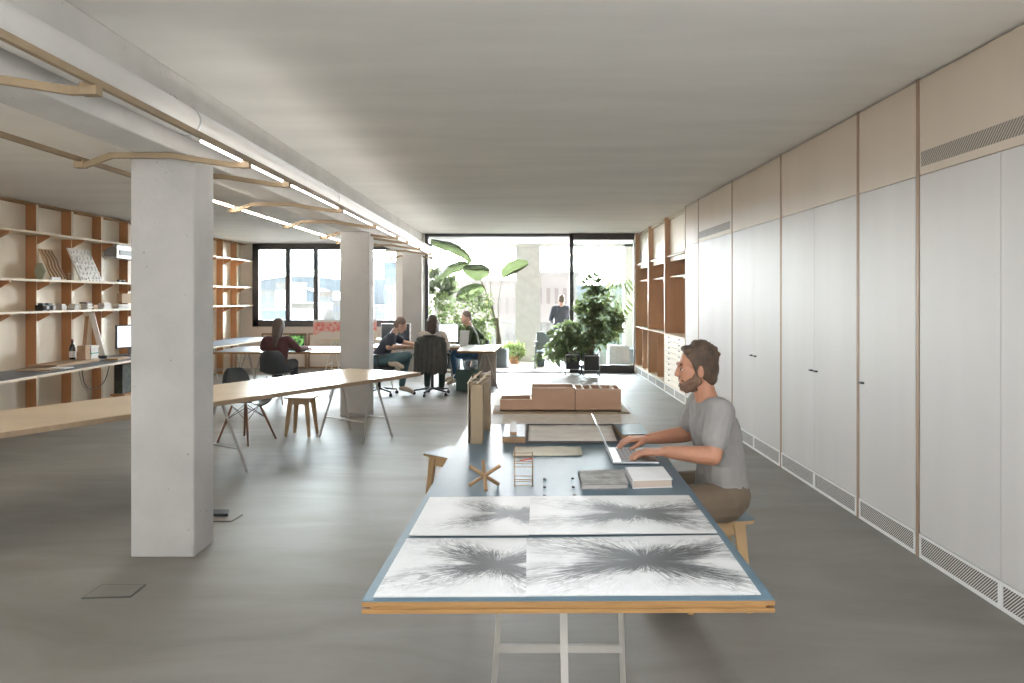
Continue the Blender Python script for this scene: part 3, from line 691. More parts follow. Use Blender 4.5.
# ---- books
bk = mat('book_cover_collage', (.27, .26, .24), .6, var=.5, vs=14, spec=.2)
def flatbook(px, h, label, cover, pages, name='book'):
    P = [at(x, y, T + h) for x, y in px]; c = sum(P, Vector()) / 4
    r = thing(name, (c.x, c.y, T), label, 'book', 'books lying flat beside the laptop')
    q = [(p.x, p.y) for p in P]; qi = [(c.x + (x - c.x) * .965, c.y + (y - c.y) * .965) for x, y in q]
    MB().prism(qi, T + .003, T + h - .003).build('pages', pages, r)
    MB().prism(q, T + h - .003, T + h).build('cover', cover, r); MB().prism(q, T + .0005, T + .003).build('back_cover', cover, r)
    MB().extrude([(q[0][0], q[0][1], T + .0005), (q[0][0], q[0][1], T + h), (q[0][0] + .003, q[0][1], T + h), (q[0][0] + .003, q[0][1], T + .0005)], Vector((q[3][0] - q[0][0], q[3][1] - q[0][1], 0))).build('spine', cover, r)
flatbook([(581.6, 484.6), (628.2, 483.8), (623.5, 469.5), (578.4, 470.5)], .022, 'flat hardback with grey photo collage cover, nearer the black pegs', bk, mat('grey_page_edges', (.5, .48, .45), .8))
flatbook([(632.6, 480.5), (672.5, 479.2), (662.8, 466.4), (624.9, 467)], .036, 'thick white-covered book right of the collage-covered one', M['paper'], mat('tan_page_edges', (.55, .46, .38), .8, var=.1, vs=300, stretch=(0, 0, 1)))
# ---- laptop
r = thing('laptop', (.585, 3.58, T), 'open silver laptop the seated man is typing on', 'laptop', rz=math.radians(-1.5))
Lm = W[r.name]
def LB(name, x0, x1, y0, y1, z0, z1, m, par=r, **k):
    b = MB().box(x0, x1, y0, y1, z0, z1); b.bm.transform(Lm); return b.build(name, m, par, **k)
base = LB('base', -.115, .115, -.165, .165, .001, .014, M['alu'], bevel=.004)
LB('keyboard', -.07, .035, -.14, .14, .0142, .0155, mat('keyboard_keys', (.45, .45, .45), .5, var=.0), base)
kb = MB()
for i in range(5):
    for j in range(12): kb.box(-.068 + i * .0205, -.0515 + i * .0205, -.138 + j * .0232, -.1185 + j * .0232, .0155, .0168)
kb.bm.transform(Lm); kb.build('keys', mat('key_caps', (.30, .30, .30), .6, var=0), base)
b = MB(); b.extrude([(-.115, -.165, .014), (-.109, -.165, .0155), (-.190, -.165, .200), (-.196, -.165, .198)], (0, .33, 0)); b.bm.transform(Lm)
lid = b.build('lid', M['alu'], r, bevel=.002)
b = MB(); b.extrude([(-.1095, -.155, .022), (-.1085, -.155, .0225), (-.1855, -.155, .193), (-.1865, -.155, .1925)], (0, .31, 0)); b.bm.transform(Lm)
b.build('screen', emit('laptop_screen', (.7, .75, .8), .5), lid)
# ================================================================= stools
def stool(loc, rz, label, h=.475, a=.40, bb=.30, group='blue-topped plywood stools'):
    r = thing('stool', (loc[0], loc[1], 0), label, 'stool', group, rz); m4 = W[r.name]
    def bld(b, n, m, **k): b.bm.transform(m4); return b.build(n, m, r, **k)
    def rr(a, b_, c, n=6):
        P = []
        for cx, cy, t0 in ((a / 2 - c, b_ / 2 - c, 0), (-a / 2 + c, b_ / 2 - c, 90), (-a / 2 + c, -b_ / 2 + c, 180), (a / 2 - c, -b_ / 2 + c, 270)):
            for k in range(n + 1): t = math.radians(t0 + 90 * k / n); P.append((cx + c * math.cos(t), cy + c * math.sin(t)))
        return P
    bld(MB().prism(rr(a, bb, .04), h - .018, h - .002), 'seat', M['stoolwood'])
    bld(MB().prism(rr(a - .002, bb - .002, .04), h - .002, h), 'seat_cover', M['lino'])
    for s in (-1, 1):
        y = s * (bb / 2 - .05)
        b = MB(); z = h - .018
        b.extrude([(-a / 2 + .05, y, z), (a / 2 - .05, y, z), (a / 2 - .065, y * 1.03, z - .07), (-a / 2 + .065, y * 1.03, z - .07)], (0, .02 * -s, 0)); bld(b, 'apron', M['stoolwood'])
        for q in (-1, 1):
            b = MB().bar((q * (a / 2 - .075), y, z - .0), (q * (a / 2 - .03), y + s * .035, .001), .062, .022, (0, 1, 0), .03, .02)
            bld(b, 'leg', M['stoolwood'], bevel=.003)
    return r
stool((1.015, 3.64), math.radians(4), 'blue-topped wooden stool the man in the grey T-shirt sits on', .475, .37, .30)
stool((-.46, 5.02), math.radians(-38), 'blue-topped wooden stool half under the left side of the worktable')
stool((-2.53, 8.05), math.radians(-6), 'blue-topped wooden stool standing alone behind the long pale table', .455, .34, .27)
# ================================================================= people
SKIN = mat('skin', (.43, .205, .125), .5, var=.05, vs=14); SKIN2 = mat('light_skin', (.60, .38, .29), .5, var=.05, vs=14)
EYEW = mat('eye_white', (.8, .78, .75), .3, var=0); EYED = mat('eye_iris', (.05, .035, .025), .2, var=0)
def V3(*a): return Vector(a)
def body_parts(mb, J, s=1.0, hands=True, near=False):
    """skin surface: torso core, neck, head, arms, hands, legs - one union"""
    pel, wai, che, nek = J['pelvis'], J['waist'], J['chest'], J['neck']
    side = (J['shR'] - J['shL']).normalized()
    mb.cap(pel - side * .07, .10, pel + side * .07, .10); mb.cap(pel, .11, wai, .10); mb.cap(wai, .10, che, .115)
    mb.cap(J['shL'].lerp(J['shR'], .12) , .055, J['shL'].lerp(J['shR'], .88), .055)
    hc, hm = J['head'], J['hrot']                                # head centre and 3x3 (x forward, y left, z up)
    def H(x, y, z): return hc + hm @ Vector((x, y, z))
    mb.cap(nek - (hc - nek) * .25, .062, H(-.02, 0, -.05), .052)
    R4 = hm.to_4x4()
    mb.ell(H(-.015, 0, .035), (.094, .075, .085), R4, 20, 14)    # cranium
    mb.ell(H(.03, 0, -.02), (.062, .062, .085), R4, 18, 12)      # face
    mb.ell(H(.045, 0, -.085), (.040, .040, .030), R4)            # jaw and chin
    mb.cap(H(.0, .05, -.055), .022, H(.055, .018, -.098), .018); mb.cap(H(.0, -.05, -.055), .022, H(.055, -.018, -.098), .018)
    mb.cap(H(.086, 0, .018), .009, H(.104, 0, -.022), .0115); mb.ell(H(.096, .011, -.027), .010); mb.ell(H(.096, -.011, -.027), .010)
    mb.cap(H(.082, .034, .030), .010, H(.086, -.034, .030), .010)   # brow
    mb.cap(H(.086, .020, -.052), .007, H(.088, -.020, -.052), .007); mb.cap(H(.083, .017, -.064), .008, H(.085, -.017, -.064), .008)
    for q in (-1, 1): mb.ell(H(-.008, q * .078, -.012), (.018, .010, .032), R4)
    for S in ('L', 'R'):
        sh, el, wr = J['sh' + S], J['el' + S], J['wr' + S]
        mb.cap(sh, .055, el.lerp(sh, .1), .045); mb.cap(el, .045, el.lerp(wr, .3), .044); mb.cap(el.lerp(wr, .3), .044, wr, .029); mb.ell(sh, .058)
        if hands: hand(mb, wr, J['hd' + S], J['pn' + S], 1 if S == 'L' else -1, J.get('curl' + S, .5))
        hp, kn, an, to = J['hp' + S], J['kn' + S], J['an' + S], J['to' + S]
        mb.cap(hp, .085, kn, .056); mb.cap(kn, .055, kn.lerp(an, .35), .052); mb.cap(kn.lerp(an, .35), .052, an, .034)
        mb.cap(an + V3(0, 0, -.02), .034, to, .028)
def hand(mb, wr, d, n, lr, curl, S=1.14):
    """d: finger direction, n: palm normal (towards what it touches), lr: +1 left hand"""
    d = d.normalized(); n = (n - d * n.dot(d)).normalized(); t = d.cross(n) * -lr      # thumb side
    k_ = S
    for k in range(4):
        o = (k - 1.5) * .019 * k_
        mb.cap(wr + d * .012 + t * o * .55, .0155 * k_, wr + d * .088 * k_ + t * o, .0128 * k_, 10)
        ln = (.060, .076, .082, .074)[k] * k_
        p = wr + d * .088 * k_ + t * o; dirn = (d * 1.0 + n * (.10 + .25 * curl) + t * (k - 1.5) * .05).normalized()
        rad = .0092 * k_
        for j, fl in enumerate((.46, .30, .24)):
            q = p + dirn * ln * fl; mb.cap(p, rad, q, rad * .92, 8); p = q; rad *= .93
            dirn = (dirn + n * curl * .75).normalized()
    p = wr + d * .022 + t * .022; q = p + (d * .65 + t * .62 + n * .3).normalized() * .038 * k_
    mb.cap(p, .015 * k_, q, .012 * k_, 8); q2 = q + (d * .85 + t * .25 + n * .35).normalized() * .032 * k_; mb.cap(q, .0115 * k_, q2, .0105 * k_, 8)
    q3 = q2 + (d * .9 + n * .4).normalized() * .024 * k_; mb.cap(q2, .0105 * k_, q3, .009 * k_, 8)
def hairdo(mb, J, style):
    hc, hm = J['head'], J['hrot']; R4 = hm.to_4x4()
    def H(x, y, z): return hc + hm @ Vector((x, y, z))
    random.seed(len(style) + int(hc.y * 10))
    mb.ell(H(-.028, 0, .050), (.096, .084, .086), R4, 22, 14)
    mb.ell(H(-.045, 0, .0), (.075, .078, .085), R4)
    if style == 'short_wavy':
        for i in range(46):
            a = random.uniform(-1.9, 1.9) ; e_ = random.uniform(.1, 1.35)
            x = -.02 + .098 * math.cos(math.pi + a) * math.cos(e_) ; y = .082 * math.sin(a) * math.cos(e_); z = .05 + .088 * math.sin(e_)
            mb.ell(H(x, y, z), (.020, .018, .014), R4, 8, 6)
        for i in range(9): mb.ell(H(.034 + random.uniform(-.01, .006), -.05 + i * .0125, .106 + random.uniform(-.006, .006)), (.026, .015, .015), R4, 10, 8)
        for q in (-1, 1): mb.cap(H(.012, q * .072, .02), .014, H(.008, q * .074, -.03), .008)
        mb.ell(H(-.06, 0, -.055), (.045, .06, .045), R4)
    if style == 'bald_short': pass
    if style == 'bob':
        mb.cap(H(-.05, 0, .04), .082, H(-.07, 0, -.13), .066)
        for q in (-1, 1): mb.cap(H(-.02, q * .055, .02), .045, H(-.035, q * .058, -.13), .034)
    if style == 'long':
        mb.cap(H(-.05, 0, .03), .078, H(-.085, 0, -.15), .058); mb.cap(H(-.085, 0, -.15), .055, H(-.095, 0, -.30), .035)
        for q in (-1, 1): mb.cap(H(-.02, q * .055, .02), .04, H(-.05, q * .05, -.16), .03)
def figure(name_label, J, top, bottom, hairm, style, skin, cat='person', sleeve=1.0, shorts=False, beard=False, vox=.008, shoe=None, collar=None, lean_cloth=0):
    r = thing('person', (J['pelvis'].x, J['pelvis'].y, 0), name_label, cat)
    mb = MB(); body_parts(mb, J); o = mb.build('body', skin, r); voxelise(o, vox, 4, .5)
    cvox = vox * 1.15
    side = (J['shR'] - J['shL']).normalized(); up = (J['neck'] - J['pelvis']).normalized(); fwd = side.cross(up).normalized() * -1
    # top
    mb = MB(); pel, wai, che, nek = J['pelvis'], J['waist'], J['chest'], J['neck']
    mb.cap(pel + up * .02 - side * .055, .128, pel + up * .02 + side * .055, .128); mb.cap(pel + up * .03, .13, wai, .122)
    for q in (-1, 1):
        mb.cap(pel + up * .02 + side * q * .06, .115, wai + side * q * .05, .108); mb.cap(wai + side * q * .05, .108, che + side * q * .065, .112)
        mb.cap(che + side * q * .065, .112, J['sh' + ('R' if q > 0 else 'L')].lerp(nek, .18), .070)
    for q in (-1, 1): mb.cap(nek.lerp(che, .30) + side * q * .03, .066, J['sh' + ('R' if q > 0 else 'L')].lerp(nek, .12) + V3(0, 0, .008), .058)
    mb.cap(wai, .118, che, .122); mb.cap(che, .122, nek + (che - nek) * .22, .070)
    for S in ('L', 'R'):
        sh, el, wr = J['sh' + S], J['el' + S], J['wr' + S]
        if sleeve <= .6: mb.cap(sh, .072, sh.lerp(el, sleeve + .12), .066)
        else: mb.cap(sh, .070, el, .055); mb.cap(el, .054, el.lerp(wr, min(1, (sleeve - .6) / .4) * .93), .040)
    t = mb.build('shirt', top, r); voxelise(t, cvox, 6, .5)
    # legs
    mb = MB(); mb.cap(pel - side * .07, .122, pel + side * .07, .122)
    for S in ('L', 'R'):
        hp, kn, an = J['hp' + S], J['kn' + S], J['an' + S]
        mb.cap(hp, .105, kn if not shorts else hp.lerp(kn, .93), .074 if not shorts else .086)
        if not shorts: mb.cap(kn, .074, an.lerp(kn, .06), .052)
    t = mb.build('shorts' if shorts else 'trousers', bottom, r); voxelise(t, cvox, 6, .5)
    for S in ('L', 'R'):
        an, to = J['an' + S], J['to' + S]; d = (to - an); mb = MB()
        mb.cap(an + V3(0, 0, -.03), .047, an.lerp(to, .6), .040); mb.cap(an.lerp(to, .5), .042, to, .036)
        sh = mb.build('shoe', shoe or M['white'], r); voxelise(sh, .008, 3)
    mb = MB(); hairdo(mb, J, style); h = mb.build('hair', hairm, r); voxelise(h, .006 if vox < .006 else .008, 2, .4)
    if vox < .006:
        hmn, hcn = J['hrot'], J['head']
        def H(x, y, z): return hcn + hmn @ Vector((x, y, z))
        for q in (-1, 1):
            e_ = MB().ell(H(.0745, q * .030, .006), .0100, None, 12, 8).build('eye', EYEW, r)
            MB().ell(H(.0820, q * .031, .005), (.0035, .0080, .0070), hmn.to_4x4(), 10, 6).build('iris', EYED, e_)
            MB().cap(H(.0800, q * .020, .0125), .0052, H(.0760, q * .042, .0120), .0048).build('eyelid', skin, e_)
            MB().cap(H(.088, q * .018, .031), .0055, H(.080, q * .048, .032), .004).build('eyebrow', hairm, r)
    if beard:
        hmn, hcn = J['hrot'], J['head']
        def H(x, y, z): return hcn + hmn @ Vector((x, y, z))
        mb = MB()
        for q in (-1, 1):
            mb.cap(H(.0, q * .070, -.015), .010, H(.005, q * .060, -.062), .018); mb.cap(H(.005, q * .058, -.062), .020, H(.062, q * .020, -.102), .021)
            mb.cap(H(.040, q * .052, -.052), .014, H(.070, q * .030, -.080), .017); mb.cap(H(.0, q * .066, .0), .008, H(.03, q * .058, -.055), .014)
            mb.cap(H(.092, q * .002, -.043), .0055, H(.078, q * .030, -.055), .006)
        mb.ell(H(.070, 0, -.098), (.026, .028, .018), hmn.to_4x4()); mb.cap(H(.086, .012, -.078), .010, H(.086, -.012, -.078), .010)
        mb.ell(H(.03, 0, -.105), (.05, .045, .016), hmn.to_4x4())
        bd = mb.build('beard', beard, r); voxelise(bd, .004, 3)
    return r
def hrot(yaw, pitch=0, roll=0):     # yaw: facing angle from +X, pitch: positive looks down
    return (Matrix.Rotation(yaw, 3, 'Z') @ Matrix.Rotation(pitch, 3, 'Y') @ Matrix.Rotation(roll, 3, 'X'))
def seated(px, py, seat, yaw, lean=.15, head=None, hyaw=None, hpitch=.2, sc_=1.0, **over):
    """joints of a seated figure facing yaw"""
    R_ = Matrix.Rotation(yaw, 3, 'Z')
    def P(f, l, u): return V3(px, py, 0) + R_ @ Vector((f, l, 0)) * sc_ + V3(0, 0, u)
    J = {}; pz = seat + .11
    def T_(h, f=0, l=0): return P(math.sin(lean) * h * sc_ + f, l, pz + math.cos(lean) * h * sc_)
    J['pelvis'] = T_(0); J['waist'] = T_(.17); J['chest'] = T_(.34); J['neck'] = T_(.50)
    J['shL'] = T_(.45, 0, .175); J['shR'] = T_(.45, 0, -.175)
    J['head'] = T_(.66, .03); J['hrot'] = hrot(yaw if hyaw is None else hyaw, hpitch)
    for S, q in (('L', 1), ('R', -1)):
        J['el' + S] = T_(.20, .12, q * .23); J['wr' + S] = P(.40 + math.sin(lean) * .3, q * .15, pz + .16); J['hd' + S] = R_ @ Vector((1, 0, -.1)); J['pn' + S] = V3(0, 0, -1)
        J['hp' + S] = P(.02, q * .09, pz - .02); J['kn' + S] = P(.43, q * .12, pz + .0); J['an' + S] = P(.44, q * .13, .09); J['to' + S] = P(.60, q * .14, .035)
    for k, v in over.items(): J[k] = v
    return J
# ---- the bearded man at the worktable, in profile
grey_shirt = mat('heather_grey_cotton', (.26, .25, .245), .9, var=.07, vs=5, bmp=.12)
nt_ = grey_shirt.node_tree; bump(nt_, nt_.nodes['Principled BSDF'], noise(nt_, 7, (1, 1, 1.6), 3, .5, dist=1.2), .55, .02)
khaki = mat('khaki_shorts', (.135, .102, .070), .9, var=.1, vs=9)
hair_br = mat('brown_hair', (.075, .046, .028), .6, var=.45, vs=26, stretch=(1, 1, .6), bmp=.5)
beard_m = mat('brown_beard', (.15, .085, .055), .75, var=.25, vs=60)
Jm = dict(pelvis=V3(1.06, 3.60, .60), waist=V3(1.055, 3.60, .76), chest=V3(1.02, 3.60, .93), neck=V3(.98, 3.60, 1.07),
          shL=V3(1.005, 3.43, 1.035), shR=V3(.995, 3.77, 1.035), head=V3(.925, 3.60, 1.238), hrot=hrot(math.pi - .06, .10),
          elL=V3(.945, 3.36, .835), elR=V3(.93, 3.83, .85), wrL=V3(.735, 3.44, .838), wrR=V3(.705, 3.74, .842),
          hdL=V3(-1, .08, -.02), hdR=V3(-1, -.04, -.02), pnL=V3(0, 0, -1), pnR=V3(0, 0, -1), curlL=.55, curlR=.8,
          hpL=V3(1.04, 3.49, .575), hpR=V3(1.04, 3.71, .575), knL=V3(.64, 3.44, .56), knR=V3(.63, 3.76, .56), anL=V3(.90, 3.50, .12), anR=V3(.84, 3.76, .10), toL=V3(.76, 3.52, .035), toR=V3(.68, 3.76, .035))
Jm['hdL'], Jm['hdR'] = Jm['hdL'].normalized(), Jm['hdR'].normalized()
man = figure('bearded man in a grey T-shirt and khaki shorts seated at the worktable, typing', Jm, grey_shirt, khaki, hair_br, 'short_wavy', SKIN, sleeve=.5, shorts=True, beard=beard_m, vox=.0042, shoe=M['black'])
MB().extrude([(.902, 3.48, .965), (.90, 3.48, .90), (.90, 3.55, .90), (.902, 3.55, .965)], (-.006, 0, 0)).build('shirt_pocket', grey_shirt, man) if False else None
# ================================================================= long pale table on the left
T2 = .75
a = at(421, 372.3, T2); bk_ = at(349, 368.3, T2); f0 = at(0, 432, T2); b0 = at(0, 411, T2)
d = (a - f0).normalized(); L = 2.0
f1 = f0 - d * L; b1 = b0 - (bk_ - b0).normalized() * L
r = thing('long_table', (-2.6, 5.6, 0), 'long pale plywood table crossing behind the nearest column, on thin metal trestles', 'table')
P = [(f1.x, f1.y), (a.x, a.y), (bk_.x, bk_.y), (b1.x, b1.y)]
MB().prism(P, T2 - .006, T2).build('tabletop', M['plytable'], r)
MB().prism(P, T2 - .042, T2 - .0065).build('core', M['edge2'], r, bevel=.001)
n2 = Vector((-d.y, d.x, 0))
def aframe(parent, c, ang, h, half, spread, m=None):
    """trestle: top bar of half length, two pairs of legs"""
    R_ = Matrix.Translation(c) @ Matrix.Rotation(ang, 4, 'Z'); m = m or M['steel']
    q = lambda x, y, z: R_ @ Vector((x, y, z))
    t = MB().bar(q(-half, 0, h - .012), q(half, 0, h - .012), .03, .024).build('trestle', m, parent)
    for sx_ in (-1, 1):
        for sy in (-1, 1):
            MB().bar(q(sx_ * half * .8, sy * .02, h - .015), q(sx_ * half * 1.0, sy * spread, .0), .018, .018, (0, 0, 1)).build('leg', m, t)
    for sy in (-1, 1): MB().bar(q(-half * .94, sy * spread * .72, .22), q(half * .94, sy * spread * .72, .22), .012, .014).build('crossbar', m, t)
    return t
angp = math.atan2(n2.y, n2.x)
f245 = at(245, 472.5, 0)
c1 = f245 + n2 * .36 - d * .22; c1.z = 0
aframe(r, c1, angp, T2 - .042, .36, .24)
fm_ = at(369.3, 441.5, 0); c2 = fm_ + n2 * .33 + d * .12; c2.z = 0
aframe(r, c2, angp, T2 - .042, .34, .24)
c3 = c1 - d * 2.6; aframe(r, c3, angp, T2 - .042, .36, .24)
# ================================================================= shell chairs
shell_m = mat('black_chair_shell', (.035, .042, .046), .38, var=.1)
walnut = mat('walnut_chair_leg', (.20, .10, .06), .5, var=.15)
def shell_chair(x, y, rz, label):
    r = thing('shell_chair', (x, y, 0), label, 'chair', 'black shell chairs', rz); m4 = W[r.name]
    def bld(b, n, m, par=r, **k): b.bm.transform(m4); return b.build(n, m, par, **k)
    # seat faces local +X; profile from front lip to back top
    prof = [(.235, .405, .15), (.225, .432, .195), (.17, .445, .215), (.06, .432, .225), (-.05, .425, .225), (-.12, .44, .225), (-.165, .50, .222), (-.19, .58, .215), (-.215, .68, .205), (-.235, .76, .175), (-.245, .81, .11)]
    g = []
    for fx, fz, hw in prof:
        row = []
        for j in range(-6, 7):
            u = j / 6; lift = .055 * u * u * (1 if fz < .47 else 0) ; fwd = .075 * u * u * (1 if fz >= .47 else .0)
            row.append(Vector((fx + fwd, u * hw, fz + lift)))
        g.append(row)
    sm = bld(MB().grid(g), 'shell', shell_m, solid=.008); m = sm.modifiers.new('sub', 'SUBSURF'); m.levels = 1; m.render_levels = 1
    tops = [(.10, .10), (.10, -.10), (-.10, .10), (-.10, -.10)]; feet = [(.235, .215), (.235, -.215), (-.215, .20), (-.215, -.20)]
    for (tx, ty), (fx, fy) in zip(tops, feet):
        bld(MB().tube([(tx, ty, .405), (fx, fy, .0)], [.014, .010], 8), 'leg', walnut)
    b = MB()
    pt = lambda k, t: Vector((tops[k][0] + (feet[k][0] - tops[k][0]) * t, tops[k][1] + (feet[k][1] - tops[k][1]) * t, .405 * (1 - t)))
    for i, j in ((0, 1), (1, 3), (3, 2), (2, 0)):
        b.tube([pt(i, .02), pt(j, .38)], .003, 5); b.tube([pt(j, .02), pt(i, .38)], .003, 5)
    bld(b, 'wire_brace', M['black'])
    return r
c = at(247, 442.0, 0)
shell_chair(-3.05, 7.72, math.radians(-22), 'black shell chair with wooden legs pushed in at the long pale table')
# ================================================================= desk along the shelving wall
hD = .75
fr0 = at(0, 382.5, hD); dx = -5.27
r = thing('wall_desk', (-5.6, 8, 0), 'long narrow dark-topped desk running along the plywood shelving wall', 'desk')
P = [(-5.30, 3.6), (-5.30, 11.8), (-5.17, 13.75), (-5.42, 14.75), (-5.98, 14.75), (-5.98, 3.6)]
MB().prism(P, hD - .004, hD).build('linoleum_top', mat('dark_grey_blue_top', (.085, .10, .125), .42, var=.05), r)
MB().prism(P, hD - .032, hD - .0045).build('tabletop', M['ply'], r)
for y in (4.2, 6.6, 11.2, 13.2): aframe(r, Vector((-5.62, y, 0)), 0.0, hD - .032, .24, .2)
# ---- things on the desk
def wallpt(x, z, X=-6.1): return Vector((X, F * -X / (VX - x), z))
gz = 0
r = thing('wine_bottle', (*at(72.3, 361.5, hD)[:2], hD), 'dark wine bottle with a white label standing on the wall desk', 'bottle')
c = r.location
MB().lathe(c, [(.034, .001), (.037, .006), (.037, .19), (.030, .215), (.014, .24), (.0135, .275), (.015, .278), (.015, .29)], 16).build('glass_body', mat('dark_wine_glass', (.02, .012, .01), .12, var=0), r)
MB().lathe(c, [(.0152, .262), (.0155, .295)], 14).build('capsule', mat('dark_red_foil', (.16, .03, .03), .4), r)
MB().lathe(c, [(.0378, .055), (.0378, .14)], 16, cap=False).build('label', M['paper'], r)
def wbox(name, x0, x1, X0, X1, z0, z1, m, label, cat, group=None, bevel=.002):
    """box on the shelving wall: x0, x1 photo columns on its front face at X1"""
    y0 = F * -X1 / (VX - x0); y1 = F * -X1 / (VX - x1)
    o = MB().box(X0, X1, y0, y1, z0, z1).build(name, m, bevel=bevel); return tag(o, label, cat, group)
wbox('thin_board', 57, 100, -5.97, -5.62, hD, hD + .03, M['card'], 'thin brown board lying on the wall desk under the boxes and books', 'board')
z = hD + .0305
for k, (h, dxx) in enumerate(((.11, 0), (.075, .01))):
    wbox('cardboard_box', 85.5, 90, -5.82, -5.70 - dxx, z, z + h, M['card'], ('lower', 'upper')[k] + ' grey-brown cardboard box of the pair next to the wine bottle', 'box', 'cardboard boxes on the wall desk'); z += h + .0005
z = hD + .0305; random.seed(8)
bcol = [(.75, .75, .73), (.70, .71, .70), (.10, .42, .38), (.74, .74, .72), (.66, .66, .64), (.76, .75, .73)]
bn = ['bottom white', 'second white', 'thin green', 'fourth, pale', 'fifth, grey-white', 'topmost white']
for k, cc in enumerate(bcol):
    h = (.035, .03, .014, .035, .03, .032)[k]
    wbox('stacked_book', 91 + random.uniform(0, .5), 99 - random.uniform(0, 1), -5.84, -5.70 - random.uniform(0, .02), z, z + h, mat('book_block', cc, .7, var=.05), bn[k] + ' book of the stack beside the cardboard boxes on the wall desk', 'book', 'books stacked on the wall desk'); z += h + .0004
c = at(101, 358, hD); c = Vector((-5.72, F * 5.72 / (VX - 103), hD))
r = thing('black_bowl', c, 'small black bowl on the wall desk right of the book stack', 'bowl')
MB().lathe(c, [(.03, .001), (.05, .02), (.068, .05), (.064, .05), (.045, .022), (.0, .012)], 18, cap=False).build('bowl', M['black'], r)
for x0, x1, h, X0, X1, lab in ((109.5, 117, .012, -5.95, -5.6, 'white papers lying left of the monitor on the wall desk'), (64, 74, .014, -5.62, -5.40, 'small white book near the front edge of the wall desk')):
    wbox('paper_stack', x0, x1, X0, X1, hD, hD + h, M['paper'], lab, 'paper')
wbox('flat_board', 50, 62, -5.85, -5.45, hD, hD + .012, M['card'], 'flat brown board at the left of the wall desk, before the bottle', 'board')
wbox('pale_board', 62.5, 75, -5.50, -5.36, hD, hD + .01, M['ply'], 'flat pale strip of wood on the front edge of the wall desk', 'board') if False else None
# leaning strips
pA = Vector((-6.12, F * 6.12 / (VX - 91.5), 1.38)); pB = Vector((-5.93, F * 5.93 / (VX - 103), hD + .004))
tag(MB().bar(pA, pB, .012, .075, (1, 0, 0)).build('leaning_strip', M['white']), 'long white strip leaning diagonally against the shelving wall above the desk', 'strip')
pA = Vector((-6.17, F * 6.17 / (VX - 87), 1.33)); pB = Vector((-6.06, F * 6.02 / (VX - 86), hD + .004))
tag(MB().bar(pA, pB, .012, .05, (1, 0, 0)).build('leaning_batten', M['card']), 'brown batten leaning upright behind the long white strip', 'batten')
# monitor seen from its left
r = thing('desk_monitor', (-5.72, 10.2, hD), 'white-screened monitor on the wall desk, cut off by the nearest column', 'monitor')
y0 = F * 5.8 / (VX - 119); b = MB().extrude([(-5.86, y0, .86), (-5.833, y0, .86), (-5.833, y0, 1.20), (-5.86, y0, 1.20)], (.28, .52, 0)); b.build('casing', M['black'], r, bevel=.004)
b = MB().extrude([(-5.829, y0 + .008, .875), (-5.827, y0 + .008, .875), (-5.827, y0 + .008, 1.185), (-5.829, y0 + .008, 1.185)], (.27, .50, 0)); b.build('screen', emit('pale_screen', (.75, .82, .9), .75), r)
MB().box(-5.80, -5.74, y0 + .22, y0 + .28, hD + .012, .90).build('stand', M['grey'], r); MB().box(-5.88, -5.66, y0 + .12, y0 + .38, hD + .001, hD + .012).build('foot', M['grey'], r)
wbox('book_under_monitor', 118, 129.5, -5.60, -5.42, hD, hD + .03, M['card'], 'brown book lying before the monitor on the wall desk', 'book')
# computer under the desk and cables
r = thing('computer_tower', (-5.72, 9.9, 0), 'dark patterned computer tower under the wall desk, left of the column', 'computer')
y0 = F * 5.56 / (VX - 122.5); y1 = y0 + .42
cam_m = mat('dark_green_camouflage', (.045, .05, .035), .5, var=.75, vs=16)
MB().box(-5.68, -5.56, y0, y1, .25, .66).build('case', cam_m, r, bevel=.004); MB().box(-5.66, -5.58, y0 - .012, y0 + .002, .44, .62).build('fan_grille', M['black'], r)
MB().box(-5.72, -5.52, y0 - .02, y1 + .02, .22, .25).build('support_tray', M['brown'], r)
for dy in (.0, y1 - y0 - .02): MB().box(-5.70, -5.60, y0 + dy, y0 + dy + .02, .001, .22).build('leg', M['brown'], r)
def cable(pts, label, rr=.005):
    P = [Vector(p) for p in pts]; Q = []
    for i in range(len(P) - 1):
        a0, a1, a2, a3 = P[max(0, i - 1)], P[i], P[i + 1], P[min(len(P) - 1, i + 2)]
        for k in range(6):
            t = k / 6; Q.append(.5 * ((2 * a1) + (a2 - a0) * t + (2 * a0 - 5 * a1 + 4 * a2 - a3) * t * t + (3 * a1 - a0 - 3 * a2 + a3) * t ** 3))
    Q.append(P[-1]); return tag(MB().tube(Q, rr, 6).build('cable', M['black']), label, 'cable', 'cables under the wall desk')
def cp(x, y, X): Y = F * -X / (VX - x); return Vector((X, Y, CH - (y - HY) * Y / F))
cable([(*cp(82, 371, -5.6)[:2], hD - .036), cp(84, 382, -5.6), cp(90, 389, -5.6), cp(100, 386, -5.6), cp(106, 378, -5.6), (*cp(110, 368, -5.6)[:2], hD - .036)], 'black cable hanging in a loop under the wall desk')
cable([(*cp(78, 372, -5.65)[:2], hD - .036), cp(82, 384, -5.65), cp(88, 391, -5.65)], 'thin cable end dangling under the wall desk, left of the loop', .0025)
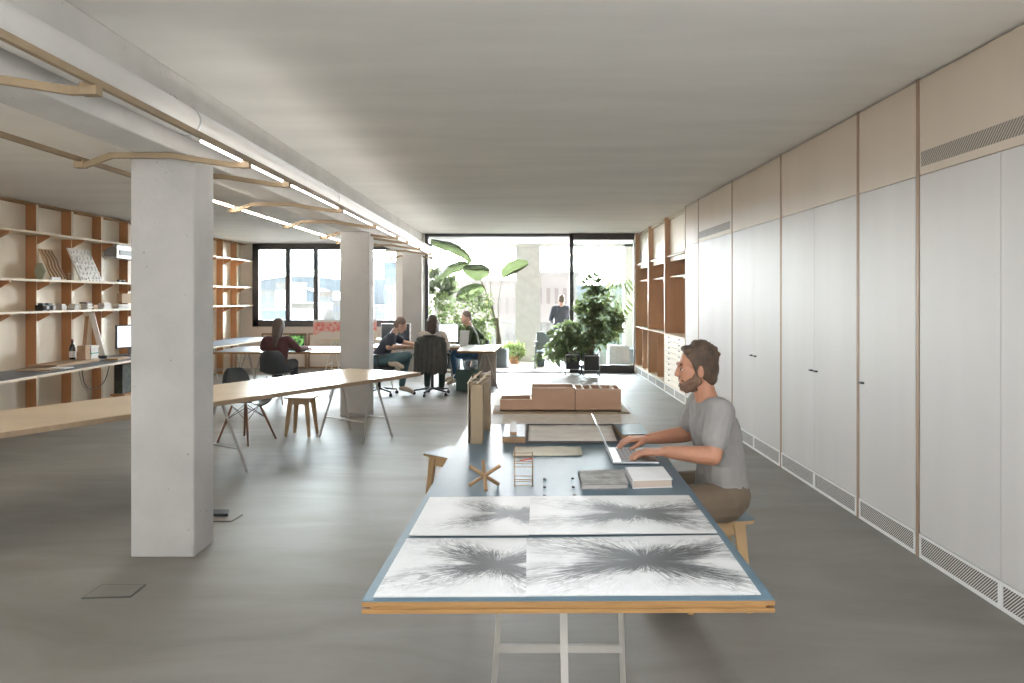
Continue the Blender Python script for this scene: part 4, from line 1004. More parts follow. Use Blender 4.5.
# ---- objects on the wall shelves
zA, zB, zC = 2.429, 1.834, 1.434
def plate_poly(name, P3, n, th, m, label, cat, **k):
    o = MB().extrude(P3, Vector(n) * th).build(name, m, **k); return tag(o, label, cat)
c = Vector((-6.12, F * 6.12 / (VX - 39.5), zB + .106))
hexa = [c + Vector((.083 * math.sin(math.radians(60 * k + 30)) * 1.0, 0, .105 * math.cos(math.radians(60 * k + 30)) * 1.0)) for k in range(6)]
hexa = [Vector((c.x + dxx, c.y + dxx * -.3, c.z + dz)) for dxx, dz in ((-.045, .105), (.035, .105), (.085, 0), (.04, -.105), (-.045, -.105), (-.085, 0))]
plate_poly('hexagon_tile', hexa, (.3, 1, 0), .012, mat('sage_green_tile', (.40, .45, .33), .6, var=.05), 'sage green hexagonal tile standing on the middle shelf', 'tile')
# wooden relief panel
def leaning_panel(name, xl, xr, ztop, X0, X1, m, label, deco):
    y0 = F * -X1 / (VX - xl); y1 = F * -X1 / (VX - xr)
    r = thing(name, (X1, (y0 + y1) / 2, zB), label, 'panel')
    dz = ztop; th = .022
    MB().extrude([(X1, y0, zB + .001), (X0, y0 - .10, zB + dz), (X0, y1 - .12, zB + dz), (X1, y1, zB + .001)], (-th, 0, 0)).build('board', m, r, bevel=.001)
    q = lambda u, v, o=0: Vector((X1 + (X0 - X1) * v + o, (y0 + (y1 - y0) * u) + (-.10 - .02 * u) * v, zB + dz * v + .001))
    deco(r, q); return r
def d1(r, q):
    for u in (.14, .38, .62, .86):
        b = MB()
        pts = [q(u + .05 * math.sin(v * 1.9 * math.pi * 2), v / 1.0 * 1.0, .004) for v in [k / 16 * .92 + .04 for k in range(17)]]
        b.tube(pts, .012, 6); b.build('wavy_rib', M['oak'], r)
leaning_panel('relief_panel', 53, 67, .40, -6.17, -6.06, mat('tan_relief_wood', (.52, .36, .22), .6, var=.1), 'tan wooden relief panel with wavy ribs leaning on the middle shelf', d1)
def d2(r, q):
    random.seed(5); dm = mat('grey_dimple', (.55, .53, .51), .8)
    for i in range(6):
        for j in range(6):
            MB().ell(q((i + .5 + random.uniform(-.2, .2)) / 6, (j + .5 + random.uniform(-.2, .2)) / 6, .004), (.010, .022, .020), None, 8, 6).build('knob', M['white'], r)
            b = MB().ell(q((i + .3 + random.uniform(-.2, .2)) / 6, (j + .2 + random.uniform(-.2, .2)) / 6, .001), (.006, .014, .012), None, 8, 6).build('dimple', dm, r)
leaning_panel('dotted_panel', 81.5, 103, .45, -6.18, -6.05, mat('off_white_panel', (.80, .785, .76), .7), 'large off-white panel dotted with small knobs leaning on the middle shelf', d2)
wbox('small_white_box', 52, 61, -6.05, -6.012, zB, zB + .035, M['paper'], 'small white card strip at the foot of the wooden relief panel', 'card')
r = thing('rod_rack', (-6.03, 9.55, zB), 'thin pale rod frame standing between the two leaning panels', 'frame')
y0, y1 = F * 6.03 / (VX - 67.5), F * 6.03 / (VX - 80)
MB().tube([(-6.03, y0, zB + .09), (-6.03, y1, zB + .09)], .004, 6).build('top_rod', M['ply'], r)
for y in (y0 + .03, (y0 + y1) / 2, y1 - .03): MB().tube([(-6.03, y, zB + .001), (-6.03, y, zB + .09)], .003, 6).build('post', M['ply'], r)
# metal unit under the top shelf
r = thing('projector_unit', (-6.1, 10.6, 2.2), 'grey metal unit mounted under the top shelf beside the column', 'projector')
y0, y1 = F * 5.98 / (VX - 117), F * 5.98 / (VX - 140)
MB().box(-6.19, -5.98, y0, y1 + .2, 2.19, 2.385).build('casing', M['alu'], r, bevel=.006)
MB().box(-6.17, -6.0, y0 - .01, y0 + .01, 2.215, 2.36).build('louvred_panel', grille_mat('metal_louvres', (.4, .4, .4), (.1, .1, .1), 90, 3), r)
MB().box(-5.99, -5.972, y0 + .06, y1 + .15, 2.235, 2.32).build('dark_window', M['black'], r)
MB().box(-6.19, -5.96, y0, y1 + .2, 2.385, 2.40).build('bracket', M['white'], r)
r = thing('black_glasses', (-6.05, 10.3, zB), 'small black pair of goggles lying on the middle shelf beside the column', 'goggles')
y0 = F * 6.03 / (VX - 118)
for k in range(2): MB().ell((-6.05, y0 + .06 + k * .11, zB + .022), (.02, .045, .021)).build('lens', M['black'], r)
MB().bar((-6.05, y0 + .09, zB + .026), (-6.05, y0 + .14, zB + .026), .008, .008).build('nose_bridge', M['black'], r)
# lower shelf: cameras, book stacks, box
for k, (x0, x1) in enumerate(((42.5, 48), (48.6, 55))):
    y0, y1 = F * 6.06 / (VX - x0), F * 6.06 / (VX - x1)
    r = thing('old_camera', (-6.1, (y0 + y1) / 2, zC), ('boxy black camera at the left end of the lower shelf', 'second black camera on the lower shelf, beside the first book stack')[k], 'camera', 'black cameras on the lower shelf')
    MB().box(-6.16, -6.06, y0, y1, zC, zC + .075).build('body', M['black'], r, bevel=.006); MB().box(-6.14, -6.08, y0 + .025, y1 - .02, zC + .075, zC + .098).build('viewfinder', M['black'], r, bevel=.004)
    MB().tube([(-6.065, (y0 + y1) / 2, zC + .038), (-6.025, (y0 + y1) / 2, zC + .038)], .026, 14).build('lens', M['grey'], r)
random.seed(21)
stacks = [(56.5, 67.5, 4, 'first'), (69.5, 80, 4, 'second'), (81.5, 93.5, 5, 'third'), (98.5, 112, 4, 'fourth'), (113, 130, 3, 'last')]
ordn = ['bottom', 'second', 'third', 'fourth', 'top']
pal = [(.72, .70, .68), (.64, .62, .60), (.74, .73, .71), (.58, .57, .55), (.70, .69, .66)]
for x0, x1, n, nm in stacks:
    z = zC
    for k in range(n):
        h = random.uniform(.016, .026); top = k == n - 1
        cc = (.16, .14, .13) if (top and nm in ('third',)) else pal[random.randrange(5)]
        lb = 'book of the %s flat stack on the lower wall shelf, %s one' % (nm, 'topmost' if top else ordn[k] + ' from below' if k else 'lowest')
        wbox('flat_book', x0 + 5 + random.uniform(0, 1.4), x1 - random.uniform(0, 1.6), -6.14, -6.03 - random.uniform(0, .03), z, z + h, mat('shelf_book', cc, .7, var=.05), lb, 'book', 'books on the lower wall shelf', bevel=.001); z += h + .0004
wbox('brown_block', 94, 98, -6.2, -6.05, zC, zC + .065, M['card'], 'small brown block between the third and fourth book stacks', 'block')
wbox('brown_carton', 122, 133, -6.14, -6.06, zC + .08, zC + .23, M['card'], 'brown carton standing on the last book stack beside the column', 'box')
# ================================================================= desk by the window, seated woman in dark red
T3 = .75
r = thing('window_desk', (-3.7, 11.4, 0), 'pale grey-topped desk where the person in dark red works before the window', 'desk')
P = [(-4.78, 10.80), (-2.68, 10.80), (-2.68, 12.0), (-4.86, 12.0)]
MB().prism(P, T3 - .004, T3).build('linoleum_top', mat('light_grey_blue_top', (.16, .20, .25), .3, var=.04), r); MB().prism(P, T3 - .034, T3 - .0045).build('tabletop', M['edge'], r)
aframe(r, Vector((-4.35, 11.4, 0)), math.pi / 2, T3 - .034, .42, .22); aframe(r, Vector((-2.8, 11.4, 0)), math.pi / 2, T3 - .034, .42, .22, M['white'])
red = mat('dark_red_sweater', (.075, .03, .03), .9, var=.1, vs=20); dark_tr = mat('dark_grey_trousers', (.05, .052, .06), .9)
dhair = mat('dark_brown_hair', (.06, .04, .032), .6, var=.3, vs=40); ghair = mat('greying_brown_hair', (.20, .15, .125), .65, var=.3, vs=40)
shell_chair(-3.69, 10.52, math.radians(84), 'black shell chair under the person in dark red at the window desk')
J = seated(-3.69, 10.52, .45, math.pi / 2, lean=.10, hpitch=.22, wrL=V3(-3.90, 11.0, .80), wrR=V3(-3.37, 10.98, .80), elL=V3(-3.96, 10.70, .82), elR=V3(-3.40, 10.66, .80))
for k in ('head', 'neck', 'shL', 'shR', 'chest', 'waist'): J[k] = J[k] - V3(0, 0, .07)
figure('person with long hair and a dark red sweater at the window desk, seen from behind', J, red, dark_tr, dhair, 'long', SKIN2, shoe=M['black'])
def laptop(c, rz, label, img, wd=.32, dp=.22):
    r = thing('laptop', c, label, 'laptop', None, rz); m4 = W[r.name]
    b = MB().box(-wd / 2, wd / 2, -dp / 2, dp / 2, .001, .014); b.bm.transform(m4); b.build('base', M['black'], r, bevel=.003)
    b = MB().extrude([(-wd / 2, dp / 2, .014), (-wd / 2, dp / 2 + .008, .014), (-wd / 2, dp / 2 + .073, .228), (-wd / 2, dp / 2 + .065, .23)], (wd, 0, 0)); b.bm.transform(m4); l = b.build('lid', M['black'], r)
    b = MB().extrude([(-wd / 2 + .012, dp / 2 + .0015, .028), (-wd / 2 + .012, dp / 2 + .003, .028), (-wd / 2 + .012, dp / 2 + .061, .216), (-wd / 2 + .012, dp / 2 + .0595, .216)], (wd - .024, 0, 0)); b.bm.transform(m4); b.build('screen', img, l)
    return r
m, nt, bs = node_mat('green_screen_picture')
gc = mix_col(nt, ramp(nt, noise(nt, 24, detail=5), .42, .6), (.01, .07, .01), (.25, .55, .15)); nt.links.new(gc, bs.inputs['Emission Color']); bs.inputs['Emission Strength'].default_value = .8; bs.inputs['Base Color'].default_value = (.02, .02, .02, 1)
c = at(298, 348.5, T3); laptop((c.x, 11.3, T3), 0, 'open dark laptop showing a green leafy picture on the window desk', m, wd=.26)
P = [at(x, y, T3) for x, y in ((303, 351), (330, 351), (330, 347), (304, 347))]
tag(MB().prism([(p.x, p.y) for p in P], T3, T3 + .004).build('papers', M['paper']), 'white papers spread right of the green-screen laptop', 'paper')
# back table with red drawing, frames against the wall
r = thing('back_table', (-3.5, 14.2, 0), 'narrow white table by the window carrying the red panorama', 'table')
MB().box(-4.05, -2.55, 14.0, 14.6, .72, .745).build('tabletop', M['ply'], r); aframe(r, Vector((-3.8, 14.3, 0)), math.pi / 2, .72, .24, .16, M['white']); aframe(r, Vector((-2.8, 14.3, 0)), math.pi / 2, .72, .24, .16, M['white'])
m, nt, bs = node_mat('red_panorama_print')
s_ = nt.nodes.new('ShaderNodeSeparateXYZ'); nt.links.new(nt.nodes.new('ShaderNodeTexCoord').outputs['Object'], s_.inputs[0])
mm = nt.nodes.new('ShaderNodeMath'); mm.operation = 'MULTIPLY_ADD'; mm.inputs[1].default_value = .35; nt.links.new(noise(nt, 4, detail=5), mm.inputs[0]); nt.links.new(s_.outputs['Z'], mm.inputs[2])
f1_ = ramp(nt, mm.outputs[0], .29, .33); red2 = mix_col(nt, ramp(nt, noise(nt, 16, detail=6), .35, .65), (.70, .14, .12), (.80, .55, .50))
cc = mix_col(nt, f1_, (.72, .66, .60), red2); cc = mix_col(nt, ramp(nt, s_.outputs['Z'], .355, .36), cc, (.75, .75, .74)); nt.links.new(cc, bs.inputs['Base Color'])
tag(MB().box(PX(313.8, 14.1), PX(377, 14.1), 14.05, 14.07, .746, .746 + .40).build('red_panorama', m), 'wide red and white panorama panel standing on the table below the window', 'panel')
for k, (x0, x1, y0) in enumerate(((262, 306.5, 333.2), (308.5, 350, 333.2))):
    Y = YW - .05; z1 = CH - (y0 - HY) / F * Y
    r = thing('framed_board', ((PX(x0, Y) + PX(x1, Y)) / 2, Y, 0), ('large pale framed board against the wall, left, behind the person in dark red', 'large pale framed board against the wall below the red panorama')[k], 'framed board', 'framed boards under the window')
    X0, X1 = PX(x0, Y), PX(x1, Y)
    MB().box(X0 + .03, X1 - .03, Y - .01, Y + .005, .03, z1 - .03).build('board', mat('pale_sketch_board', (.68, .63, .56), .7, var=.1, vs=4), r)
    for a in ((X0, X0 + .035, 0.001, z1), (X1 - .035, X1, 0.001, z1), (X0 + .035, X1 - .035, z1 - .035, z1), (X0 + .035, X1 - .035, 0.001, .035)): MB().box(a[0], a[1], Y - .02, Y + .01, a[2], a[3]).build('frame', M['oak'], r)
# ================================================================= the group of desks with three people
T4 = .75
whitetop = mat('off_white_desktop', (.62, .63, .63), .3, var=.03)
r = thing('desk', (-.68, 11.6, 0), 'white-topped desk end with a slim metal trestle, nearest the terrace plants', 'desk')
P = [(-.985, 11.0), (-.385, 11.0), (-.317, 12.4), (-.985, 12.4)]
MB().prism(P, T4 - .004, T4).build('linoleum_top', whitetop, r); MB().prism(P, T4 - .032, T4 - .0045).build('tabletop', M['edge'], r)
tt = MB().bar((-.85, 12.25, T4 - .045), (-.40, 12.25, T4 - .045), .03, .024).build('trestle', M['steel'], r)
for x0, x1, yy in ((-.60, -.37, 12.1), (-.60, -.80, 12.1), (-.6, -.6, 12.35)): MB().bar((x0, 12.25, T4 - .05), (x1, yy, 0), .022, .022).build('leg', M['steel'], tt)
MB().bar((-.72, 12.17, .25), (-.46, 12.17, .25), .014, .02).build('crossbar', M['steel'], tt)
r = thing('desk', (-1.8, 12.2, 0), 'desk with two monitors between the people, covered in white papers', 'desk')
P = [(-2.62, 11.78), (-1.0, 11.78), (-1.0, 12.62), (-2.62, 12.62)]
MB().prism(P, T4 - .004, T4).build('linoleum_top', whitetop, r); MB().prism(P, T4 - .032, T4 - .0045).build('tabletop', M['edge'], r)
aframe(r, Vector((-2.35, 12.2, 0)), math.pi / 2, T4 - .032, .34, .2); aframe(r, Vector((-1.25, 12.25, 0)), math.pi / 2, T4 - .032, .3, .15)
for k, (x0, x1, y0, y1) in enumerate(((-2.0, -1.78, 11.85, 12.0), (-1.75, -1.55, 11.83, 12.02), (-1.15, -1.02, 11.82, 12.0))):
    tag(MB().box(x0, x1, y0, y1, T4, T4 + .012 + .01 * k).build('paper_stack', M['paper']), ('white papers in front of the man in dark blue', 'white papers between the man in dark blue and the woman in cream', 'thin white pile right of the woman in cream, under her monitor')[k], 'paper', 'paper piles on the shared desk')
def monitor(cx, cy, wd, ht, zb, face, label, screen, case):
    """face: +1 the screen looks away from the camera, -1 towards it"""
    r = thing('monitor', (cx, cy, T4), label, 'monitor', 'monitors on the shared desk')
    MB().box(cx - wd / 2, cx + wd / 2, cy - .014, cy + .014, zb, zb + ht).build('casing', case, r, bevel=.005)
    MB().box(cx - wd / 2 + .012, cx + wd / 2 - .012, cy + face * .014, cy + face * .016, zb + .012, zb + ht - .012).build('screen', screen, r)
    MB().box(cx - .03, cx + .03, cy + (.02 if face < 0 else -.05), cy + (.05 if face < 0 else -.02), T4 + .01, zb + ht * .5).build('stand', M['alu'], r)
    MB().box(cx - .11, cx + .11, cy - .09, cy + .09, T4 + .0005, T4 + .012).build('foot', M['alu'], r); return r
bright = emit('bright_white_screen', (.86, .90, 1.0), .95)
monitor(-1.25, 12.3, .36, .33, .80, -1, 'monitor with bright white screen in front of the woman in cream', bright, M['black'])
monitor(-2.19, 12.3, .52, .34, .80, -1, 'dark-screened monitor behind the man in dark blue', mat('dark_screen', (.035, .04, .05), .25), M['alu'])
r = thing('laptop_screen', (-.98, 12.32, T4), 'grey laptop back seen edge-on beside the person in green', 'laptop')
MB().box(-1.06, -.90, 12.10, 12.30, T4 + .0005, T4 + .014).build('base', M['alu'], r, bevel=.002)
MB().extrude([(-1.06, 12.30, T4 + .014), (-.90, 12.30, T4 + .014), (-.88, 12.37, T4 + .26), (-1.04, 12.37, T4 + .26)], (0, .008, 0)).build('lid', M['alu'], r)
tag(MB().box(-1.07, -.68, 11.8, 12.04, .001, .36).build('storage_bin', mat('dark_green_plastic', (.03, .075, .06), .5), bevel=.012), 'dark green square bin on the floor beside the white desk end', 'bin')
r = thing('drawer_pedestal', (-.56, 12.3, 0), 'tall grey-beige pedestal panel under the white desk end', 'cabinet')
MB().box(-.73, -.405, 12.42, 12.56, .002, .735).build('body', mat('grey_beige_panel', (.40, .35, .30), .6), r, bevel=.003)
for z in (.02, .26, .50): MB().box(-.72, -.415, 12.412, 12.42, z, z + .22).build('drawer', mat('grey_beige_front', (.42, .37, .32), .6), r)
# ---- task chairs
def task_chair(x, y, rz, label, jacket=None):
    r = thing('task_chair', (x, y, 0), label, 'office chair', 'black office chairs', rz); m4 = W[r.name]
    def bld(b, n, m, par=r, **k): b.bm.transform(m4); return b.build(n, m, par, **k)
    for k in range(5):
        a = math.radians(72 * k + 18); c, s = math.cos(a), math.sin(a)
        l = bld(MB().bar((.03 * c, .03 * s, .115), (.30 * c, .30 * s, .075), .045, .035, w1=.028, h1=.022), 'base_arm', M['black'])
        b = MB().tube([(.30 * c - .012 * s, .30 * s + .012 * c, .028), (.30 * c + .012 * s, .30 * s - .012 * c, .028)], .028, 12); b.tube([(.30 * c, .30 * s, .03), (.30 * c, .30 * s, .075)], .008, 6)
        bld(b, 'caster', M['black'], l)
    bld(MB().tube([(0, 0, .09), (0, 0, .42)], [.028, .022], 10), 'gas_lift', M['black'])
    def pad(cx, cz, hx, hy, hz): return MB().box(cx - hx, cx + hx, -hy, hy, cz - hz, cz + hz)
    bld(pad(.02, .455, .225, .235, .032), 'seat', M['black'], bevel=.028, seg=3)
    g = []
    for i in range(9):
        t = i / 8; row = []
        for j in range(-5, 6):
            u = j / 5; wdt = .215 * (1 - .22 * max(0, t - .6)); row.append(Vector((-.20 - .05 * t - .02 * math.sin(t * 3) + .045 * u * u, u * wdt, .50 + .46 * t)))
        g.append(row)
    bld(MB().grid(g), 'backrest', M['black'], solid=.035)
    bld(MB().bar((-.05, 0, .43), (-.235, 0, .62), .06, .02), 'back_support', M['black'])
    for q in (-1, 1):
        b = MB().tube([(.0, q * .25, .44), (-.02, q * .275, .58), (-.02, q * .27, .66)], .013, 8); b.box(-.12, .10, q * .27 - .03, q * .27 + .03, .66, .685); bld(b, 'armrest', M['black'])
    return r
man_t = task_chair(-2.29, 11.35, math.radians(12), 'black office chair carrying the man in dark blue')
task_chair(-1.42, 11.36, math.radians(90), 'black office chair with a grey jacket over its back')
jk = mat('dark_grey_jacket', (.062, .063, .058), .95, var=.18, vs=14, bmp=.3)
# jacket draped over the chair back
r = thing('grey_jacket', (-1.42, 11.1, .3), 'dark grey jacket hung over the back of the office chair', 'jacket')
g = []; random.seed(4)
for i in range(17):
    t = i / 16; row = []
    for j in range(-12, 13):
        u = j / 12; wdt = .245 + .02 * math.sin(t * 2.6) - .05 * max(0, .14 - t) * 6 * abs(u) ** 3
        z = .975 - t * .60 - .05 * abs(u) ** 3 * (1 - t) + (.015 * math.sin(j * 1.3) if i == 16 else 0)
        y = 11.085 - .035 * math.sin(t * 2) + .07 * u * u * (1 - .3 * t) + .010 * math.sin(u * 21 + t * 1.5) * (.25 + t)
        row.append(Vector((-1.42 + u * wdt, y, z)))
    g.append(row)
MB().grid(g).build('back', jk, r, solid=.012)
g = []
for i in range(7):
    t = i / 6; row = []
    for j in range(-10, 11):
        u = j / 10; row.append(Vector((-1.42 + u * (.235 - .03 * t), 11.085 + .07 * u * u + .12 * t, .978 - .05 * abs(u) ** 3 - .20 * t * t)))
    g.append(row)
MB().grid(g).build('front', jk, r, solid=.012)
for q in (-1, 1): voxelise(MB().cap((-1.42 + q * .215, 11.12, .86), .045, (-1.42 + q * .235, 11.10, .42), .038).build('sleeve', jk, r), .012, 2)
MB().tube([(-1.53, 11.12, .975), (-1.47, 11.07, .985), (-1.37, 11.07, .985), (-1.31, 11.12, .975)], .022, 8).build('collar', jk, r)
# ---- people
navy = mat('dark_blue_tshirt', (.035, .042, .06), .9, var=.1, vs=10); jeans = mat('faded_teal_jeans', (.065, .12, .14), .9, var=.12, vs=12); sneaker = mat('tan_sneaker', (.50, .42, .33), .8)
J = seated(-2.24, 11.30, .47, math.radians(4), lean=.55, hpitch=.5,
           knR=V3(-1.72, 11.14, .66), anR=V3(-1.96, 10.98, .585), toR=V3(-1.78, 10.95, .50), hpR=V3(-2.20, 11.2, .58),
           knL=V3(-1.80, 11.45, .57), anL=V3(-1.86, 11.4, .14), toL=V3(-1.68, 11.36, .05),
           elR=V3(-2.02, 11.08, .80), wrR=V3(-1.80, 11.32, .80), hdR=V3(.6, .75, 0), elL=V3(-1.85, 11.58, .84), wrL=V3(-1.66, 11.72, .80), hdL=V3(.7, .3, 0))
for k in list(J):
    if k != 'hrot' and k[:2] not in ('hd', 'pn'): J[k] = J[k] - V3(.07, 0, 0)
figure('man in a dark blue T-shirt and teal jeans leaning forward with one leg crossed', J, navy, jeans, ghair, 'bald_short', SKIN2, sleeve=.5, shoe=sneaker)
creamk = mat('cream_knit_sweater', (.62, .56, .50), .95, var=.06, vs=50, bmp=.2); green_tr = mat('dark_green_trousers', (.035, .06, .055), .9)
J = seated(-1.42, 11.36, .46, math.pi / 2, lean=-.02, hyaw=math.radians(104), hpitch=.1, anL=V3(-1.55, 11.7, .10), anR=V3(-1.30, 11.66, .09), toL=V3(-1.55, 11.86, .04), toR=V3(-1.30, 11.82, .04),
           knL=V3(-1.55, 11.78, .53), knR=V3(-1.30, 11.78, .53), wrL=V3(-1.60, 11.78, .80), wrR=V3(-1.26, 11.78, .80))
for k in ('head', 'neck', 'shL', 'shR', 'chest', 'waist'): J[k] = J[k] - V3(0, 0, .045)
figure('woman with dark shoulder-length hair and a cream sweater, seen from behind', J, creamk, green_tr, dhair, 'bob', SKIN2, shoe=M['black'])
grn = mat('dark_green_sweater', (.045, .065, .03), .9, var=.1, vs=20); bluej = mat('blue_jeans', (.06, .15, .27), .9, var=.15, vs=14)
J = seated(-.80, 12.80, .46, math.pi, lean=.22, hyaw=math.radians(215), hpitch=.25, elL=V3(-.92, 12.50, .84), wrL=V3(-1.12, 12.42, .80), elR=V3(-.70, 13.0, .86), wrR=V3(-1.1, 12.9, .82),
           knL=V3(-1.24, 12.55, .58), knR=V3(-1.22, 12.85, .58), anL=V3(-1.12, 12.45, .14), toL=V3(-1.26, 12.4, .06), anR=V3(-1.2, 12.8, .14), toR=V3(-1.36, 12.8, .06))
figure('person in a dark green sweater and blue jeans sitting behind the shared desks', J, grn, bluej, ghair, 'bald_short', SKIN2, shoe=sneaker)
shell_chair(-.78, 12.82, math.pi, 'black shell chair under the person in the green sweater')
# standing person on the terrace
st = mat('slate_blue_jacket', (.075, .085, .11), .9, var=.1, vs=10)
px, py = 1.02, 16.45
J = dict(pelvis=V3(px, py, .92), waist=V3(px, py, 1.06), chest=V3(px - .01, py + .02, 1.24), neck=V3(px, py + .03, 1.40), shL=V3(px - .17, py + .02, 1.33), shR=V3(px + .17, py + .02, 1.33),
         head=V3(px + .01, py + .07, 1.535), hrot=hrot(math.pi / 2, .3), elL=V3(px - .25, py + .04, 1.08), elR=V3(px + .23, py + .06, 1.07), wrL=V3(px - .20, py + .25, 1.0), wrR=V3(px + .16, py + .27, 1.0),
         hdL=V3(.3, 1, 0), hdR=V3(-.3, 1, 0), pnL=V3(0, 0, -1), pnR=V3(0, 0, -1), hpL=V3(px - .09, py, .88), hpR=V3(px + .09, py, .88), knL=V3(px - .10, py + .02, .48), knR=V3(px + .10, py + .02, .48),
         anL=V3(px - .10, py - .02, .10), anR=V3(px + .11, py - .02, .10), toL=V3(px - .12, py + .16, .045), toR=V3(px + .13, py + .16, .045))
figure('person in a slate blue jacket standing on the terrace with their back turned', J, st, dark_tr, ghair, 'bald_short', SKIN2, shoe=M['black'])
# ================================================================= plants
def leafm(name, c, rough=.45, var=.25):
    m, nt, bs = node_mat(name)
    f = ramp(nt, noise(nt, 7, detail=3), .3, .7); c1 = tuple(x * (1 - var) for x in c); c2 = tuple(x * (1 + var) for x in c)
    col = mix_col(nt, f, c1, c2); nt.links.new(col, bs.inputs['Base Color']); bs.inputs['Roughness'].default_value = rough
    tr = nt.nodes.new('ShaderNodeBsdfTranslucent'); tr.inputs[0].default_value = (min(1, c[0] * 1.5), min(1, c[1] * 1.6), c[2] * 1.0, 1)
    mx = nt.nodes.new('ShaderNodeMixShader'); mx.inputs[0].default_value = .32; out = nt.nodes['Material Output']
    nt.links.new(bs.outputs[0], mx.inputs[1]); nt.links.new(tr.outputs[0], mx.inputs[2]); nt.links.new(mx.outputs[0], out.inputs[0]); return m
LG = leafm('glossy_green_leaf', (.15, .19, .11)); LB_ = leafm('broad_blue_green_leaf', (.115, .145, .10), .4); LD = leafm('dark_green_leaf', (.15, .19, .12)); LP = leafm('pale_green_leaf', (.25, .30, .15))
LR = leafm('grey_green_oval_leaf', (.12, .14, .11), .4)
bark = mat('grey_brown_stem', (.17, .14, .10), .85, var=.25, vs=14, stretch=(1, 1, .3)); soil = mat('dark_soil', (.05, .035, .025), 1, var=.3, vs=40)
def leaf(mb, p, d, n, L, Wd, droop=.3, nseg=5, tip=1.0, fold=.15):
    """leaf blade from p along d, facing n"""
    d = d.normalized(); n = (n - d * n.dot(d))
    n = n.normalized() if n.length > 1e-4 else Vector((1, 0, 0)); s = d.cross(n); g = []
    for i in range(nseg + 1):
        t = i / nseg; wv = math.sin(math.pi * min(1, t ** .8)) ** .8 * Wd / 2 if 0 < t < 1 else Wd * .02
        c = p + d * L * t - Vector((0, 0, 1)) * L * droop * t * t
        g.append([c - s * wv + n * fold * wv, c.copy(), c + s * wv + n * fold * wv])
    mb.grid(g)
def rdir(rx=1, up=0.0):
    a = random.uniform(0, 2 * math.pi); return Vector((math.cos(a) * rx, math.sin(a) * rx, up)).normalized()
def pot_round(r, c, rad, h, m, name='pot'):
    MB().lathe(c, [(rad * .82, .002), (rad, h), (rad * .93, h), (rad * .90, h - .03)], 24, cap=False).build(name, m, r); MB().lathe(c, [(rad * .82, .002), (0.001, .003)], 24, cap=False).build('pot_base', m, r)
    MB().lathe(c, [(rad * .92, h - .03), (.001, h - .02)], 24, cap=False).build('soil', soil, r)
slate = mat('blue_grey_pot', (.10, .125, .14), .6, var=.06); blackpot = mat('black_planter', (.022, .024, .024), .5); greyc = mat('grey_cube_planter', (.27, .28, .29), .7, var=.05)
# ---- bird of paradise (big torn leaves)
random.seed(11); YP = 15.8
base = Vector(((499 - VX) / F * YP, YP, 0))
r = thing('bird_of_paradise', base, 'tall plant with huge paddle leaves in a blue-grey pot on the terrace', 'plant')
pot_round(r, base, .23, .42, slate); MB().lathe(base, [(.26, .002), (.28, .03), (.25, .03)], 24).build('saucer', slate, r)
def big_leaf(pts, ctrl, wd, stem_from, mt, Y=YP, tilt=(0, -1, .4), torn=0):
    """pts: photo polyline of the midrib; wd in px at widest"""
    P = [atY(x, y, Y + dyy) for x, y, dyy in pts]; n = len(P) - 1
    def mid(t):
        f = t * n; i = min(int(f), n - 1); return P[i].lerp(P[i + 1], f - i)
    N = 18; g = []; hw = wd * 1.18 / F * Y / 2; view = Vector(tilt).normalized(); mb = MB(); prev = None; rows = []
    for i in range(N + 1):
        t = i / N; c = mid(t); d = (mid(min(1, t + .05)) - mid(max(0, t - .05))).normalized(); s = d.cross(view).normalized()
        wv = hw * min(1.0, (math.sin(math.pi * (t * .93 + .035))) ** .55)
        j = 1 - (.12 * random.random() if torn else .02 * random.random())
        rows.append([c - s * wv * j + Vector((0, 0, -.18 * wv)) , c - s * wv * .5 + Vector((0, -.02, .03 * wv)), c, c + s * wv * .5 + Vector((0, .02, .03 * wv)), c + s * wv * (2 - j - 1 + .0) * 1.0 + Vector((0, 0, -.18 * wv))])
    if torn:
        for k in range(0, N, 3): mb.grid([[Vector(q) for q in row] for row in rows[k:k + 4]][:4] if k + 4 <= N + 1 else [[Vector(q) for q in row] for row in rows[k:]])
    else: mb.grid(rows)
    lf = mb.build('leaf', mt, r)
    S = [atY(x, y, Y + dyy) for x, y, dyy in stem_from] + [P[0]]
    MB().tube(S, [.022] + [.014] * (len(S) - 2) + [.007], 8).build('leaf_stem', mat_stem, lf)
    MB().tube([p + Vector((0, -.004, .004)) for p in P], .006, 5).build('midrib', LP, lf)
mat_stem = mat('green_brown_leaf_stem', (.19, .20, .12), .6, var=.15)
b0_ = (499, 350, 0)
big_leaf([(472, 262, 0), (464, 252, 0), (450, 245, -.1), (440, 243, -.2), (430, 240, -.3)], 0, 12, [b0_, (496, 320, 0), (485, 290, 0)], LB_, torn=1, tilt=(.25, -1, .5))
big_leaf([(470, 264, 0), (460, 264, 0), (449, 268, -.15), (437, 279, -.3)], 0, 13, [b0_, (494, 318, 0), (484, 286, 0)], LB_, torn=1, tilt=(-.2, -1, .5))
big_leaf([(490, 271, 0), (482, 269, -.1), (473, 269, -.2), (463, 268, -.3)], 0, 17, [b0_, (497, 325, 0), (491, 300, 0)], LB_, tilt=(.1, -1, .15))
big_leaf([(502, 277, 0), (509, 271, -.1), (517, 267, -.2), (528, 263, -.3)], 0, 18, [b0_, (499, 330, 0), (498, 305, 0)], LB_, tilt=(-.15, -1, .1), torn=1)
big_leaf([(484, 286, .1), (474, 288, 0), (464, 292, -.1), (457, 298, -.2)], 0, 17, [b0_, (496, 330, 0), (488, 304, 0)], LB_, tilt=(.1, -1, .3), torn=1)
